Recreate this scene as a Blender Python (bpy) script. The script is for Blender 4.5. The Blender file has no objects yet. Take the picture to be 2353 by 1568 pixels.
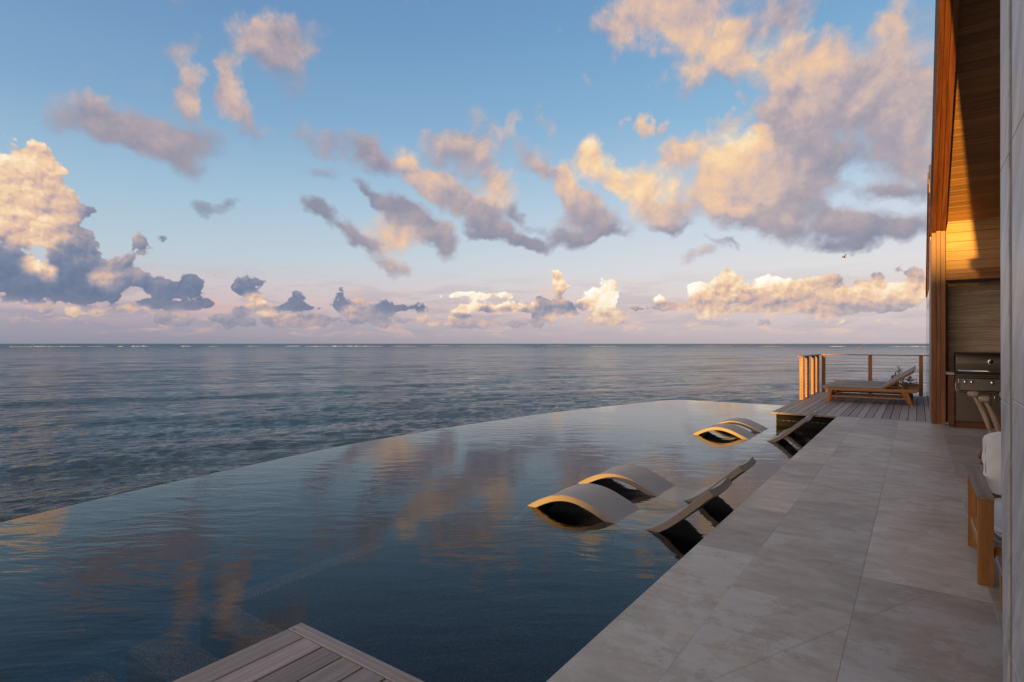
import bpy, bmesh, math, random
import numpy as np
from mathutils import Vector, Matrix, Euler
random.seed(7); np.random.seed(7)
R = math.radians
scene = bpy.context.scene
C = scene.collection

# ------------------------------------------------------------------ camera
# house axes: +Y runs along the pool edge, +X towards the house. The camera looks 35.6 deg to the left of +Y.
TH = R(35.6); FPX = 1300.0; CXP = 1176.5; HYP = 790.0; CAM_H = 1.4
cam_d = bpy.data.cameras.new('camera'); cam = bpy.data.objects.new('camera', cam_d); C.objects.link(cam)
cam.location = (0, 0, CAM_H); cam.rotation_euler = (R(90), 0, TH)
cam_d.sensor_width = 36; cam_d.lens = FPX / 2353 * 36; cam_d.shift_y = 6 / 2353
cam_d.clip_start = 0.05; cam_d.clip_end = 60000
scene.camera = cam

# ------------------------------------------------------------------ exposure
EXPO = 0.7
scene.view_settings.view_transform = 'Standard'; scene.view_settings.look = 'None'
scene.view_settings.exposure = EXPO; scene.view_settings.gamma = 1
scene.cycles.max_bounces = 7; scene.cycles.diffuse_bounces = 3; scene.cycles.glossy_bounces = 4
scene.cycles.transparent_max_bounces = 12; scene.cycles.caustics_reflective = False; scene.cycles.caustics_refractive = False
scene.cycles.sample_clamp_indirect = 6

# ------------------------------------------------------------------ sun
SUN_EL = R(3.2); SUN_AZ = R(3.6)           # light travels towards +Y, drifting 3.6 deg to +X
sun_d = bpy.data.lights.new('sun', 'SUN'); sun_d.energy = 5.0; sun_d.angle = R(0.6); sun_d.color = (1.0, 0.53, 0.10)
sun = bpy.data.objects.new('sun', sun_d); C.objects.link(sun)
ldir = Vector((math.sin(SUN_AZ)*math.cos(SUN_EL), math.cos(SUN_AZ)*math.cos(SUN_EL), -math.sin(SUN_EL)))
sun.rotation_euler = ldir.to_track_quat('-Z', 'Y').to_euler()

# ------------------------------------------------------------------ node helpers
def srgb(r, g, b, k=1.0):
    f = lambda c: ((c/255) / 12.92 if c/255 <= 0.04045 else ((c/255 + 0.055) / 1.055) ** 2.4) * k
    return (f(r), f(g), f(b), 1)
class NT:
    def __init__(s, tree): s.t = tree; s.n = tree.nodes; s.l = tree.links
    def new(s, typ, **kw):
        nd = s.n.new(typ)
        for k, v in kw.items(): setattr(nd, k, v)
        return nd
    def put(s, sock, v):
        if hasattr(v, 'is_output') : s.l.new(v, sock)
        elif v is not None: sock.default_value = v
    def m(s, op, a, b=None, c=None, clamp=False):
        nd = s.new('ShaderNodeMath', operation=op, use_clamp=clamp)
        s.put(nd.inputs[0], a); s.put(nd.inputs[1], b); s.put(nd.inputs[2], c)
        return nd.outputs[0]
    def v(s, op, a, b=None, c=None):
        nd = s.new('ShaderNodeVectorMath', operation=op)
        s.put(nd.inputs[0], a); s.put(nd.inputs[1], b)
        if c is not None: s.put(nd.inputs[2], c)
        return nd.outputs['Value'] if op in ('DOT_PRODUCT', 'LENGTH') else nd.outputs[0]
    def xyz(s, x, y, z=0.0):
        nd = s.new('ShaderNodeCombineXYZ'); s.put(nd.inputs[0], x); s.put(nd.inputs[1], y); s.put(nd.inputs[2], z); return nd.outputs[0]
    def sep(s, v): nd = s.new('ShaderNodeSeparateXYZ'); s.put(nd.inputs[0], v); return nd.outputs
    def noise(s, vec, scale, detail=4, rough=.5, lac=2.0, dist=0.0, dim='3D', out='Fac', w=None):
        nd = s.new('ShaderNodeTexNoise', noise_dimensions=dim)
        if dim != '1D': s.put(nd.inputs['Vector'], vec)
        if w is not None: s.put(nd.inputs['W'], w)
        s.put(nd.inputs['Scale'], scale); s.put(nd.inputs['Detail'], detail); s.put(nd.inputs['Roughness'], rough)
        s.put(nd.inputs['Lacunarity'], lac); s.put(nd.inputs['Distortion'], dist)
        return nd.outputs[out]
    def ramp(s, fac, stops, interp='LINEAR'):
        nd = s.new('ShaderNodeValToRGB'); cr = nd.color_ramp; cr.interpolation = interp
        while len(cr.elements) > 1: cr.elements.remove(cr.elements[-1])
        cr.elements[0].position = stops[0][0]; cr.elements[0].color = stops[0][1]
        for p, c in stops[1:]:
            e = cr.elements.new(p); e.color = c
        s.put(nd.inputs[0], fac); return nd.outputs[0]
    def mix(s, fac, a, b, mode='MIX'):
        nd = s.new('ShaderNodeMix', data_type='RGBA', blend_type=mode)
        s.put(nd.inputs[0], fac); s.put(nd.inputs[6], a); s.put(nd.inputs[7], b); return nd.outputs[2]
    def mr(s, v, a, b, c=0.0, d=1.0, smooth=False):
        nd = s.new('ShaderNodeMapRange', interpolation_type='SMOOTHSTEP' if smooth else 'LINEAR')
        s.put(nd.inputs[0], v)
        for i, q in enumerate((a, b, c, d)): s.put(nd.inputs[i+1], q)
        return nd.outputs[0]

# ------------------------------------------------------------------ world: sky colour ramps by height with some Nishita, clouds laid out by azimuth and elevation
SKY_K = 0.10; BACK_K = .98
world = bpy.data.worlds.new('World'); scene.world = world; world.use_nodes = True
W = NT(world.node_tree); W.n.clear()
wout = W.new('ShaderNodeOutputWorld'); bg = W.new('ShaderNodeBackground'); W.l.new(bg.outputs[0], wout.inputs[0])
world.cycles.sampling_method = 'MANUAL'; world.cycles.sample_map_resolution = 256
sky = W.new('ShaderNodeTexSky', sky_type='NISHITA'); sky.sun_disc = False
sky.sun_elevation = SUN_EL; sky.sun_rotation = math.pi + SUN_AZ; sky.air_density = 1.0; sky.dust_density = 1.5; sky.ozone_density = 2.0
tc = W.new('ShaderNodeTexCoord').outputs['Generated']
dirv = W.v('NORMALIZE', tc)
dx, dy, dz = W.sep(dirv)
# rotate so that u = azimuth measured clockwise from the view heading
fx = W.m('MULTIPLY_ADD', dx, -math.sin(TH), W.m('MULTIPLY', dy, math.cos(TH)))
rx_ = W.m('MULTIPLY_ADD', dx, math.cos(TH), W.m('MULTIPLY', dy, math.sin(TH)))
az = W.m('ARCTAN2', rx_, fx); el = W.m('ARCSINE', dz)
P0 = W.xyz(az, el, 0.0)
# fbm fields: coarse high clouds, finer low ones (further away)
wrp = W.noise(P0, 7.0, 3, .55, out='Color'); wrp = W.v('SUBTRACT', wrp, (.5, .5, .5))
Pw = W.v('MULTIPLY_ADD', wrp, (.10, .08, 0), P0); wrpb = W.noise(P0, 21.0, 3, .6, out='Color'); Pw = W.v('MULTIPLY_ADD', W.v('SUBTRACT', wrpb, (.5, .5, .5)), (.06, .045, 0), Pw)
wrp2 = W.noise(P0, 38.0, 2, .6, out='Color'); wrp2 = W.v('SUBTRACT', wrp2, (.5, .5, .5))
Pl = W.v('MULTIPLY_ADD', wrp2, (.022, .013, 0), P0)

RAD = 1.62
def px2(x, y):
    a = math.atan((x-CXP)/FPX); e = math.atan((HYP-y)/FPX*math.cos(a)); return a, e
def field(P, blobs, RAD=1.62):
    """sum of soft ellipses, three at a time: returns coverage, tone-weighted coverage, height-weighted coverage"""
    u0, v0, _ = W.sep(P); S = T = M = None
    U = W.xyz(u0, u0, u0); V = W.xyz(v0, v0, v0)
    blobs = list(blobs)
    while len(blobs) % 3: blobs.append((-3000, -3000, 5, 5, 0, 0, 0))
    for k in range(0, len(blobs), 3):
        A = [[], [], [], [], [], []]; ws = []; ts = []
        for (x, y, rx, ry, rot, w, t) in blobs[k:k+3]:
            a, e = px2(x, y); ca = math.cos(a)
            ra = rx*RAD/FPX*ca*ca*math.cos(0); re = ry*RAD/FPX*ca
            c, s = math.cos(R(-rot)), math.sin(R(-rot))
            # u = (c*du + s*dv)/ra ; v = (-s*du + c*dv)/re
            A[0].append(c/ra); A[1].append(s/ra); A[2].append(-(c*a+s*e)/ra)
            A[3].append(-s/re); A[4].append(c/re); A[5].append(-(-s*a+c*e)/re)
            ws.append(w); ts.append(t)
        du = W.v('MULTIPLY_ADD', V, tuple(A[1]), tuple(A[2])); du = W.v('MULTIPLY_ADD', U, tuple(A[0]), du)
        dv = W.v('MULTIPLY_ADD', V, tuple(A[4]), tuple(A[5])); dv = W.v('MULTIPLY_ADD', U, tuple(A[3]), dv)
        q = W.v('MULTIPLY', du, du); q = W.v('MULTIPLY_ADD', dv, dv, q)
        q = W.v('MULTIPLY_ADD', q, (-1, -1, -1), (1, 1, 1)); q = W.v('MAXIMUM', q, (0, 0, 0)); q = W.v('MULTIPLY', q, q)
        q = W.v('MULTIPLY', q, tuple(ws))
        S = W.v('ADD', q, S) if S is not None else q
        T = W.v('MULTIPLY_ADD', q, tuple(ts), T if T is not None else (0, 0, 0))
        M = W.v('MULTIPLY_ADD', q, dv, M if M is not None else (0, 0, 0))
    one = (1, 1, 1)
    return W.v('DOT_PRODUCT', S, one), W.v('DOT_PRODUCT', T, one), W.v('DOT_PRODUCT', M, one)

# (x, y, rx, ry, tilt, weight, tone) in a 2353-wide gnomonic chart about the view heading, turned into azimuth/elevation by px2
HIGH = [
 (622,105,72,46,-8,.95,.50),(590,138,44,26,-30,.7,.52),(566,92,40,24,-25,.6,.44),(660,80,46,26,10,.6,.42),(715,66,45,18,8,.32,.40),(520,150,30,30,20,.75,.48),(508,185,24,32,-8,.75,.48),(525,222,30,28,15,.85,.50),(552,250,30,26,35,.7,.42),(590,288,48,24,25,.5,.28),(650,165,60,40,20,.45,.30),
 (400,128,34,22,10,.55,.40),(425,108,18,20,-20,.5,.42),(441,88,16,18,0,.45,.40),(428,178,22,22,20,.7,.46),(416,212,20,32,5,.72,.46),(424,243,14,18,0,.5,.40),(72,128,16,9,0,.3,.45),
 (270,294,130,45,12,1,.33),(359,330,110,42,15,.9,.27),(241,241,60,22,5,.45,.36),(118,272,55,22,0,.35,.33),(450,312,80,36,10,.5,.22),(320,185,110,36,10,.28,.33),
 (477,460,55,14,5,.75,.14),(540,457,30,9,5,.5,.14),(718,308,48,28,20,.6,.36),(829,343,72,36,10,.95,.32),(860,368,55,24,10,.6,.28),(755,391,32,14,10,.35,.22),
 (946,380,26,48,-25,.95,.70),(975,415,42,28,45,.85,.58),(1041,338,55,32,10,.85,.48),(1111,347,50,30,0,.75,.48),(1030,299,30,24,0,.4,.43),(1107,285,30,30,0,.35,.45),
 (1005,438,95,34,28,.95,.47),(1060,462,85,30,20,.9,.36),(1144,440,40,32,0,.85,.72),(1129,480,70,22,12,.75,.25),(1074,386,80,28,15,.7,.34),(1196,488,25,14,50,.5,.14),
 (1177,266,32,20,10,.45,.5),(1169,310,25,30,0,.4,.5),(1254,274,20,26,0,.5,.5),(1221,358,28,28,0,.6,.45),(1221,386,52,20,20,.6,.36),(1276,415,62,24,35,.85,.56),
 (1298,391,26,26,0,.8,.80),(1312,437,50,22,42,.8,.5),(854,452,45,16,38,.8,.17),(906,486,85,26,38,1,.17),(964,525,72,32,25,1,.25),(905,541,58,30,12,1,.62),
 (1012,562,45,36,20,1,.25),(1019,541,15,14,0,.4,.62),(744,488,40,22,20,.85,.18),(799,530,62,20,40,.9,.18),(847,556,45,14,20,.8,.26),(902,605,45,18,25,.9,.33),
 (1111,525,45,20,18,.85,.22),(1166,545,82,23,18,1,.18),(1158,515,25,11,10,.6,.46),(1232,568,48,16,10,.95,.13),(1294,549,45,22,5,.85,.13),(1239,523,40,14,10,.5,.27),
 (1356,514,72,34,10,1,.32),(1334,474,42,24,35,.6,.38),(1385,543,50,14,5,.8,.22),
 (1367,338,26,32,0,1,.95),(1395,395,58,36,30,1,.97),(1345,350,30,20,0,.4,.6),(1506,400,45,32,0,.9,.90),(1475,448,90,38,20,1,.82),(1542,492,80,30,10,1,.50),(1552,523,52,14,5,.7,.16),
 (1680,369,90,45,10,1,.80),(1742,338,36,22,0,1,1.02),(1562,340,50,26,0,.85,.66),(1660,287,50,22,5,.8,.66),(1650,436,90,48,20,1,.73),(1721,462,100,58,20,1,.53),(1757,525,75,32,15,1,.22),
 (1809,436,80,58,0,.9,.38),(1834,359,90,58,30,.9,.32),(1834,125,75,58,0,1,.68),(1860,205,110,80,0,1,.50),(1834,290,100,48,10,1,.38),(2039,66,38,36,0,.95,.58),
 (2065,169,95,70,0,1,.47),(2039,267,115,80,0,1,.40),(2090,369,80,70,0,.95,.36),(1911,374,75,38,5,.85,.22),(2075,436,60,24,0,.7,.14),(1937,75,50,32,0,.65,.56),(1960,160,70,50,0,.6,.5),
 (1485,31,78,42,10,1,.60),(1588,87,82,52,30,1,.64),(1680,122,62,46,45,1,.62),(1393,56,55,20,5,.55,.47),(1567,15,60,28,0,.7,.58),(1809,20,95,30,0,.85,.46),(1711,56,42,22,20,.7,.58),(1429,103,20,22,0,.4,.48),
 (1583,190,22,32,15,.6,.56),(1521,195,26,14,-15,.45,.52),(1480,282,18,22,0,.8,.68),(1442,268,8,16,0,.5,.6),(1520,284,10,12,0,.5,.6),(1706,231,15,12,0,.5,.6),(1629,192,60,28,10,.25,.28),(1345,160,14,24,0,.35,.5),(1285,100,18,12,0,.35,.46),
 (1937,535,115,38,5,.85,.20),(1927,513,42,20,0,.55,.44),(2020,530,70,34,0,.7,.20),(2100,520,60,44,0,.75,.16),(1860,492,62,20,10,.45,.17),(1937,574,62,13,0,.7,.12),(1885,440,72,28,0,.5,.20),(2000,440,50,30,0,.35,.14),
 (1613,580,42,14,-12,.75,.44),(1650,556,32,12,40,.6,.17),(1687,569,26,7,35,.6,.13),
 (1700,-90,260,70,0,.8,.5),(900,-160,220,70,10,.8,.5),(300,-120,200,60,10,.5,.4),(2300,-60,200,90,0,.9,.45)]
LOW = [
 (21,395,85,58,0,1.2,.80),(100,372,52,42,0,1.15,.60),(31,492,75,55,0,1.1,.68),(103,523,62,46,0,1.1,.70),(77,440,85,42,0,1.1,.52),(154,484,32,30,0,.95,.45),(205,487,19,13,0,.95,.16),
 (169,556,46,46,0,1.1,.22),(200,598,32,46,0,1.05,.13),(15,590,45,45,0,1.1,.10),(154,618,40,36,0,1.1,.09),(103,664,140,26,0,1.2,.04),(31,648,62,36,0,1.1,.07),(210,679,80,17,0,1.1,.02),(75,612,30,14,0,.75,1.0),(110,625,20,14,0,.7,1.0),
 (328,559,26,24,0,.95,.28),(374,546,13,7,0,.75,.18),(308,592,15,28,10,.6,.24),(277,620,35,28,0,1,.30),(328,651,72,20,20,1.1,.15),(410,668,58,26,0,1.1,.08),(441,646,24,18,0,1,.10),(349,695,26,9,0,1.1,.02),(477,697,20,9,0,1.1,.02),(405,702,75,8,0,1,.02),
 (240,640,30,20,0,.7,.75),(579,652,38,22,0,1.1,.13),(543,662,36,10,15,.85,.15),(485,622,10,20,-25,.7,.18),(677,689,24,20,0,1.1,.10),(646,707,75,7,0,1.1,.03),(715,705,20,8,0,.9,.03),
 (780,682,18,24,0,1.1,.10),(780,706,16,8,0,.9,.08),(832,712,30,26,0,.95,.30),(828,690,16,8,0,.5,.62),(891,697,15,18,0,1.1,.10),(916,708,36,6,0,1.1,.05),(968,705,19,11,0,1.1,.07),
 (1085,678,75,8,0,.95,1.1),(1150,676,60,5,0,.6,.95),(1076,704,18,10,0,1,1.0),(1166,702,78,12,0,.85,.88),(1060,712,30,8,0,.7,.8),(1118,711,13,6,0,1.4,.06),(1156,712,12,5,0,1.2,.06),(1063,725,17,5,0,1.3,.03),(1205,711,12,4,0,1.1,.08),(1231,726,12,4,0,.9,.06),
 (1284,641,15,18,0,1.1,.92),(1287,672,17,30,0,1.1,.55),(1283,707,48,12,0,1.3,.12),(1246,690,9,12,0,.9,.25),(1386,672,30,25,0,1.1,1.12),(1372,690,35,18,0,1.1,1.05),(1388,712,28,14,0,.9,.9),(1410,650,8,10,0,.6,.85),(1345,700,12,9,0,.9,.3),(1390,722,10,5,0,1.1,.1),
 (1598,662,20,13,0,1.2,1.25),(1680,628,18,20,0,1.1,.82),(1660,662,42,26,0,1.2,.76),(1762,644,34,17,0,1.2,1.3),(1710,684,85,22,0,1.1,.50),(1790,670,40,18,0,1,.72),(1860,657,48,20,0,1.15,.76),(1834,692,85,18,0,1.1,.38),
 (2014,674,52,22,0,1.15,.86),(2085,674,60,20,0,1.1,.80),(1945,680,60,20,0,1,.65),(1988,704,115,11,0,1,.32),(1511,684,16,8,0,1,1.1),(1540,702,52,10,0,.7,.48),(1901,735,35,14,0,.85,.66),(1696,714,72,8,0,.75,.62),(1620,690,60,14,0,.8,.5),
 (2010,632,115,16,-8,.62,.24),(2110,640,30,25,0,.7,.5),(1925,640,20,12,0,.5,.55),
 (40,706,75,12,0,.6,.52),(230,714,110,8,0,.55,.50),(441,735,72,13,0,.75,.18),(549,739,48,15,0,.95,.18),(590,694,26,18,0,.8,.85),(640,722,34,9,0,.75,.62),(650,742,50,10,0,.7,.18),(415,725,25,12,0,.6,.55),
 (745,735,70,12,0,.55,.22),(880,735,90,14,0,.5,.24),(1080,742,30,14,0,.9,.24),(1200,742,110,10,0,.5,.3),(1010,742,60,8,0,.5,.5),(1270,732,20,7,0,.6,.62),(1240,736,20,10,0,.6,.2),(1420,738,90,10,0,.5,.45),(90,742,80,8,0,.4,.3),
]
rb = random.Random(21)
for k in range(42):      # unbroken layer of small far clouds just over the horizon
    x = 60+k*50+rb.uniform(-22, 22); warm = rb.random() < (.35+.3*x/2100)
    LOW.append((x, rb.uniform(706, 752), rb.uniform(16, 46), rb.uniform(6, 13), 0, rb.uniform(.45, .8), rb.uniform(.55, .8) if warm else rb.uniform(.18, .36)))
# high layer
Sh, Th, Mh = field(Pw, [(x, y, rx, ry, r_, w, t-(.04 if x < 760 else .0)) for (x, y, rx, ry, r_, w, t) in HIGH], 1.66)
nh = W.noise(P0, 13.0, 10, .60, dist=.3); nh2 = W.noise(W.v('ADD', P0, (-.010, .018, 0)), 13.0, 10, .60, dist=.3)
nc = W.noise(P0, 5.0, 3, .5)
# free-running cloud cover outside the charted part of the sky
out_m = W.m('MAXIMUM', W.mr(W.m('ABSOLUTE', az), .84, 1.05, smooth=True), W.mr(el, .62, .8, smooth=True))
free = W.m('MULTIPLY', W.mr(W.noise(P0, 3.2, 4, .55), .47, .66, smooth=True), out_m)
Sh_ = W.m('ADD', Sh, W.m('MULTIPLY', free, .9)); Th_ = W.m('MULTIPLY_ADD', free, .42, Th)
gate = W.mr(Sh_, 0, .3, .25, 1.0)
dens_h = W.m('MULTIPLY_ADD', W.m('SUBTRACT', nh, .5), W.m('MULTIPLY', gate, 2.0), Sh_)
nf = W.noise(P0, 52.0, 7, .62, dist=.4); dens_h = W.m('MULTIPLY_ADD', W.m('SUBTRACT', nf, .5), W.m('MULTIPLY', gate, .60), dens_h)
al_h = W.m('MULTIPLY_ADD', W.mr(dens_h, .08, .50, smooth=True), .34, W.m('MULTIPLY', W.mr(dens_h, .34, 1.05, smooth=True), .60))
inv = W.m('DIVIDE', 1.0, W.m('MAXIMUM', Sh_, .05))
tone_h = W.m('MULTIPLY', Th_, inv); hgt_h = W.m('MULTIPLY', Mh, inv)
rel_h = W.m('SUBTRACT', nh, nh2)
tone_h = W.m('MULTIPLY_ADD', hgt_h, .16, tone_h); tone_h = W.m('MULTIPLY_ADD', W.m('MULTIPLY', rel_h, W.mr(tone_h, .1, .7, .45, 1.1)), 1.1, tone_h); tone_h = W.m('MULTIPLY_ADD', W.m('SUBTRACT', nf, .5), .16, tone_h)
tone_h = W.m('MULTIPLY_ADD', W.m('SUBTRACT', nc, .5), .35, tone_h)
# low layer
Sl, Tl, Ml = field(Pl, [(x, y, rx+3, ry+(3 if ry > 9 else 1), r_, w, t) for (x, y, rx, ry, r_, w, t) in LOW], 1.72)
PS = W.v('MULTIPLY', P0, (1.0, 1.25, 1))
nl = W.noise(PS, 46.0, 8, .58, dist=.15); nl2 = W.noise(W.v('ADD', PS, (-.0035, .0065, 0)), 46.0, 8, .58, dist=.15)
free_l = W.m('MULTIPLY', W.mr(W.noise(P0, 9.0, 4, .55), .5, .62, smooth=True), W.m('MULTIPLY', out_m, W.mr(el, .22, .06, smooth=True)))
Sl_ = W.m('ADD', Sl, free_l); Tl_ = W.m('MULTIPLY_ADD', free_l, .4, Tl)
dens_l = W.m('MULTIPLY_ADD', W.m('SUBTRACT', nl, .5), 1.7, Sl_)
def billow(P):
    vo = W.new('ShaderNodeTexVoronoi', voronoi_dimensions='2D', feature='F1'); W.put(vo.inputs['Vector'], P); W.put(vo.inputs['Scale'], 34.0)
    W.put(vo.inputs['Detail'], 2.0); W.put(vo.inputs['Roughness'], .55); W.put(vo.inputs['Lacunarity'], 2.1); return vo.outputs['Distance']
Pb = W.v('MULTIPLY_ADD', W.v('SUBTRACT', W.noise(P0, 60.0, 2, .6, out='Color'), (.5, .5, .5)), (.018, .018, 0), P0)
bl1 = billow(Pb); bl2 = billow(W.v('ADD', Pb, (-.0045, .0075, 0)))
dens_l = W.m('MULTIPLY_ADD', W.m('SUBTRACT', .42, bl1), .65, dens_l)
al_l = W.mr(dens_l, .36, .66, smooth=True)
invl = W.m('DIVIDE', 1.0, W.m('MAXIMUM', Sl_, .05))
tone_l = W.m('MULTIPLY', Tl_, invl); tone_l = W.m('MULTIPLY_ADD', W.m('MULTIPLY', Ml, invl), .14, tone_l)
litl = W.mr(tone_l, .08, .7, .22, 1.0); rel_l = W.m('MULTIPLY_ADD', W.m('SUBTRACT', nl, nl2), .6, W.m('MULTIPLY', W.m('SUBTRACT', bl2, bl1), .42)); tone_l = W.m('MULTIPLY_ADD', rel_l, litl, tone_l)

sc_ = 1/1.4
FKX = .5 ** EXPO   # colours below are the sky's radiance as displayed, taken back through the exposure
def cr(stops): return [(t*sc_, srgb(*c, k=FKX)) for t, c in stops]
azr = W.mr(az, -.75, .65, smooth=True)
hi_r = cr([(0, (128,134,156)), (.2, (152,148,164)), (.38, (178,164,170)), (.55, (210,184,174)), (.75, (240,200,164)), (.95, (255,220,170)), (1.2, (255,244,214))])
lo_r = cr([(0, (104,120,148)), (.15, (126,136,160)), (.32, (168,160,170)), (.5, (214,182,168)), (.75, (244,210,174)), (1.0, (255,236,206)), (1.3, (255,252,240))])
tone_h = W.m('MINIMUM', tone_h, W.mr(dens_h, .2, .9, .8, 1.12))
col_h = W.ramp(W.m('MULTIPLY', tone_h, sc_), hi_r); col_l = W.ramp(W.m('MULTIPLY', tone_l, sc_), lo_r)
# clear sky, graded by height and by azimuth (left bluer, right warmer near the horizon)
elr = W.m('DIVIDE', W.m('MAXIMUM', el, 0.0), .62)
left = W.ramp(elr, [(0, srgb(140,144,162,FKX)), (.05, srgb(166,160,174,FKX)), (.10, srgb(204,184,188,FKX)), (.155, srgb(202,196,202,FKX)), (.23, srgb(182,202,214,FKX)), (.38, srgb(156,190,214,FKX)), (.56, srgb(124,166,202,FKX)), (.8, srgb(100,144,188,FKX)), (1, srgb(86,126,174,FKX))])
right = W.ramp(elr, [(0, srgb(190,178,184,FKX)), (.05, srgb(208,194,196,FKX)), (.12, srgb(224,210,206,FKX)), (.2, srgb(222,221,224,FKX)), (.3, srgb(206,216,228,FKX)), (.45, srgb(170,200,224,FKX)), (.6, srgb(134,180,214,FKX)), (.8, srgb(112,160,202,FKX)), (1, srgb(98,146,194,FKX))])
clear = W.mix(azr, left, right)
# faint banks of far haze and tinted cloud just over the horizon
hb = W.noise(W.v('MULTIPLY', P0, (7, 42, 1)), 1.0, 7, .62, dist=.4)
hm = W.m('MULTIPLY', W.mr(el, .004, .03, smooth=True), W.mr(el, .14, .055, smooth=True))
clear = W.mix(W.m('MULTIPLY', W.mr(hb, .46, .60, 0, .45, smooth=True), hm), clear, W.mix(azr, srgb(146,148,168,FKX), srgb(180,170,182,FKX)))
clear = W.mix(W.m('MULTIPLY', W.mr(W.noise(W.v('ADD', W.v('MULTIPLY', P0, (10, 34, 1)), (5, 3, 1)), 1.0, 8, .66, dist=.5), .52, .64, 0, .62, smooth=True), hm), clear, W.mix(azr, srgb(222,180,174,FKX), srgb(240,206,184,FKX)))
# warm ramp added behind the viewer to light the patio, over dimmed Nishita sky
back_sky = W.v('MULTIPLY', sky.outputs[0], (SKY_K, SKY_K, SKY_K))
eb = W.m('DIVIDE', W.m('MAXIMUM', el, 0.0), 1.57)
warm_fill = W.ramp(eb, [(0, (.60, .38, .24, 1)), (.12, (.72, .54, .42, 1)), (.35, (.74, .64, .57, 1)), (.7, (.56, .53, .52, 1)), (1, (.44, .45, .48, 1))])
back_sky = W.v('MULTIPLY_ADD', warm_fill, (BACK_K, BACK_K, BACK_K), back_sky)
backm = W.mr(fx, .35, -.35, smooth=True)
clear = W.mix(W.m('MULTIPLY_ADD', backm, .96, .02), clear, back_sky)
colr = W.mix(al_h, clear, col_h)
# far clouds fade into the haze along the horizon
hz = W.mr(el, .085, .0, 0, .62, smooth=True)
colr = W.mix(W.m('MULTIPLY', al_l, W.m('SUBTRACT', 1.0, hz)), colr, col_l)
W.l.new(colr, bg.inputs[0]); bg.inputs[1].default_value = 1.0

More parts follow.
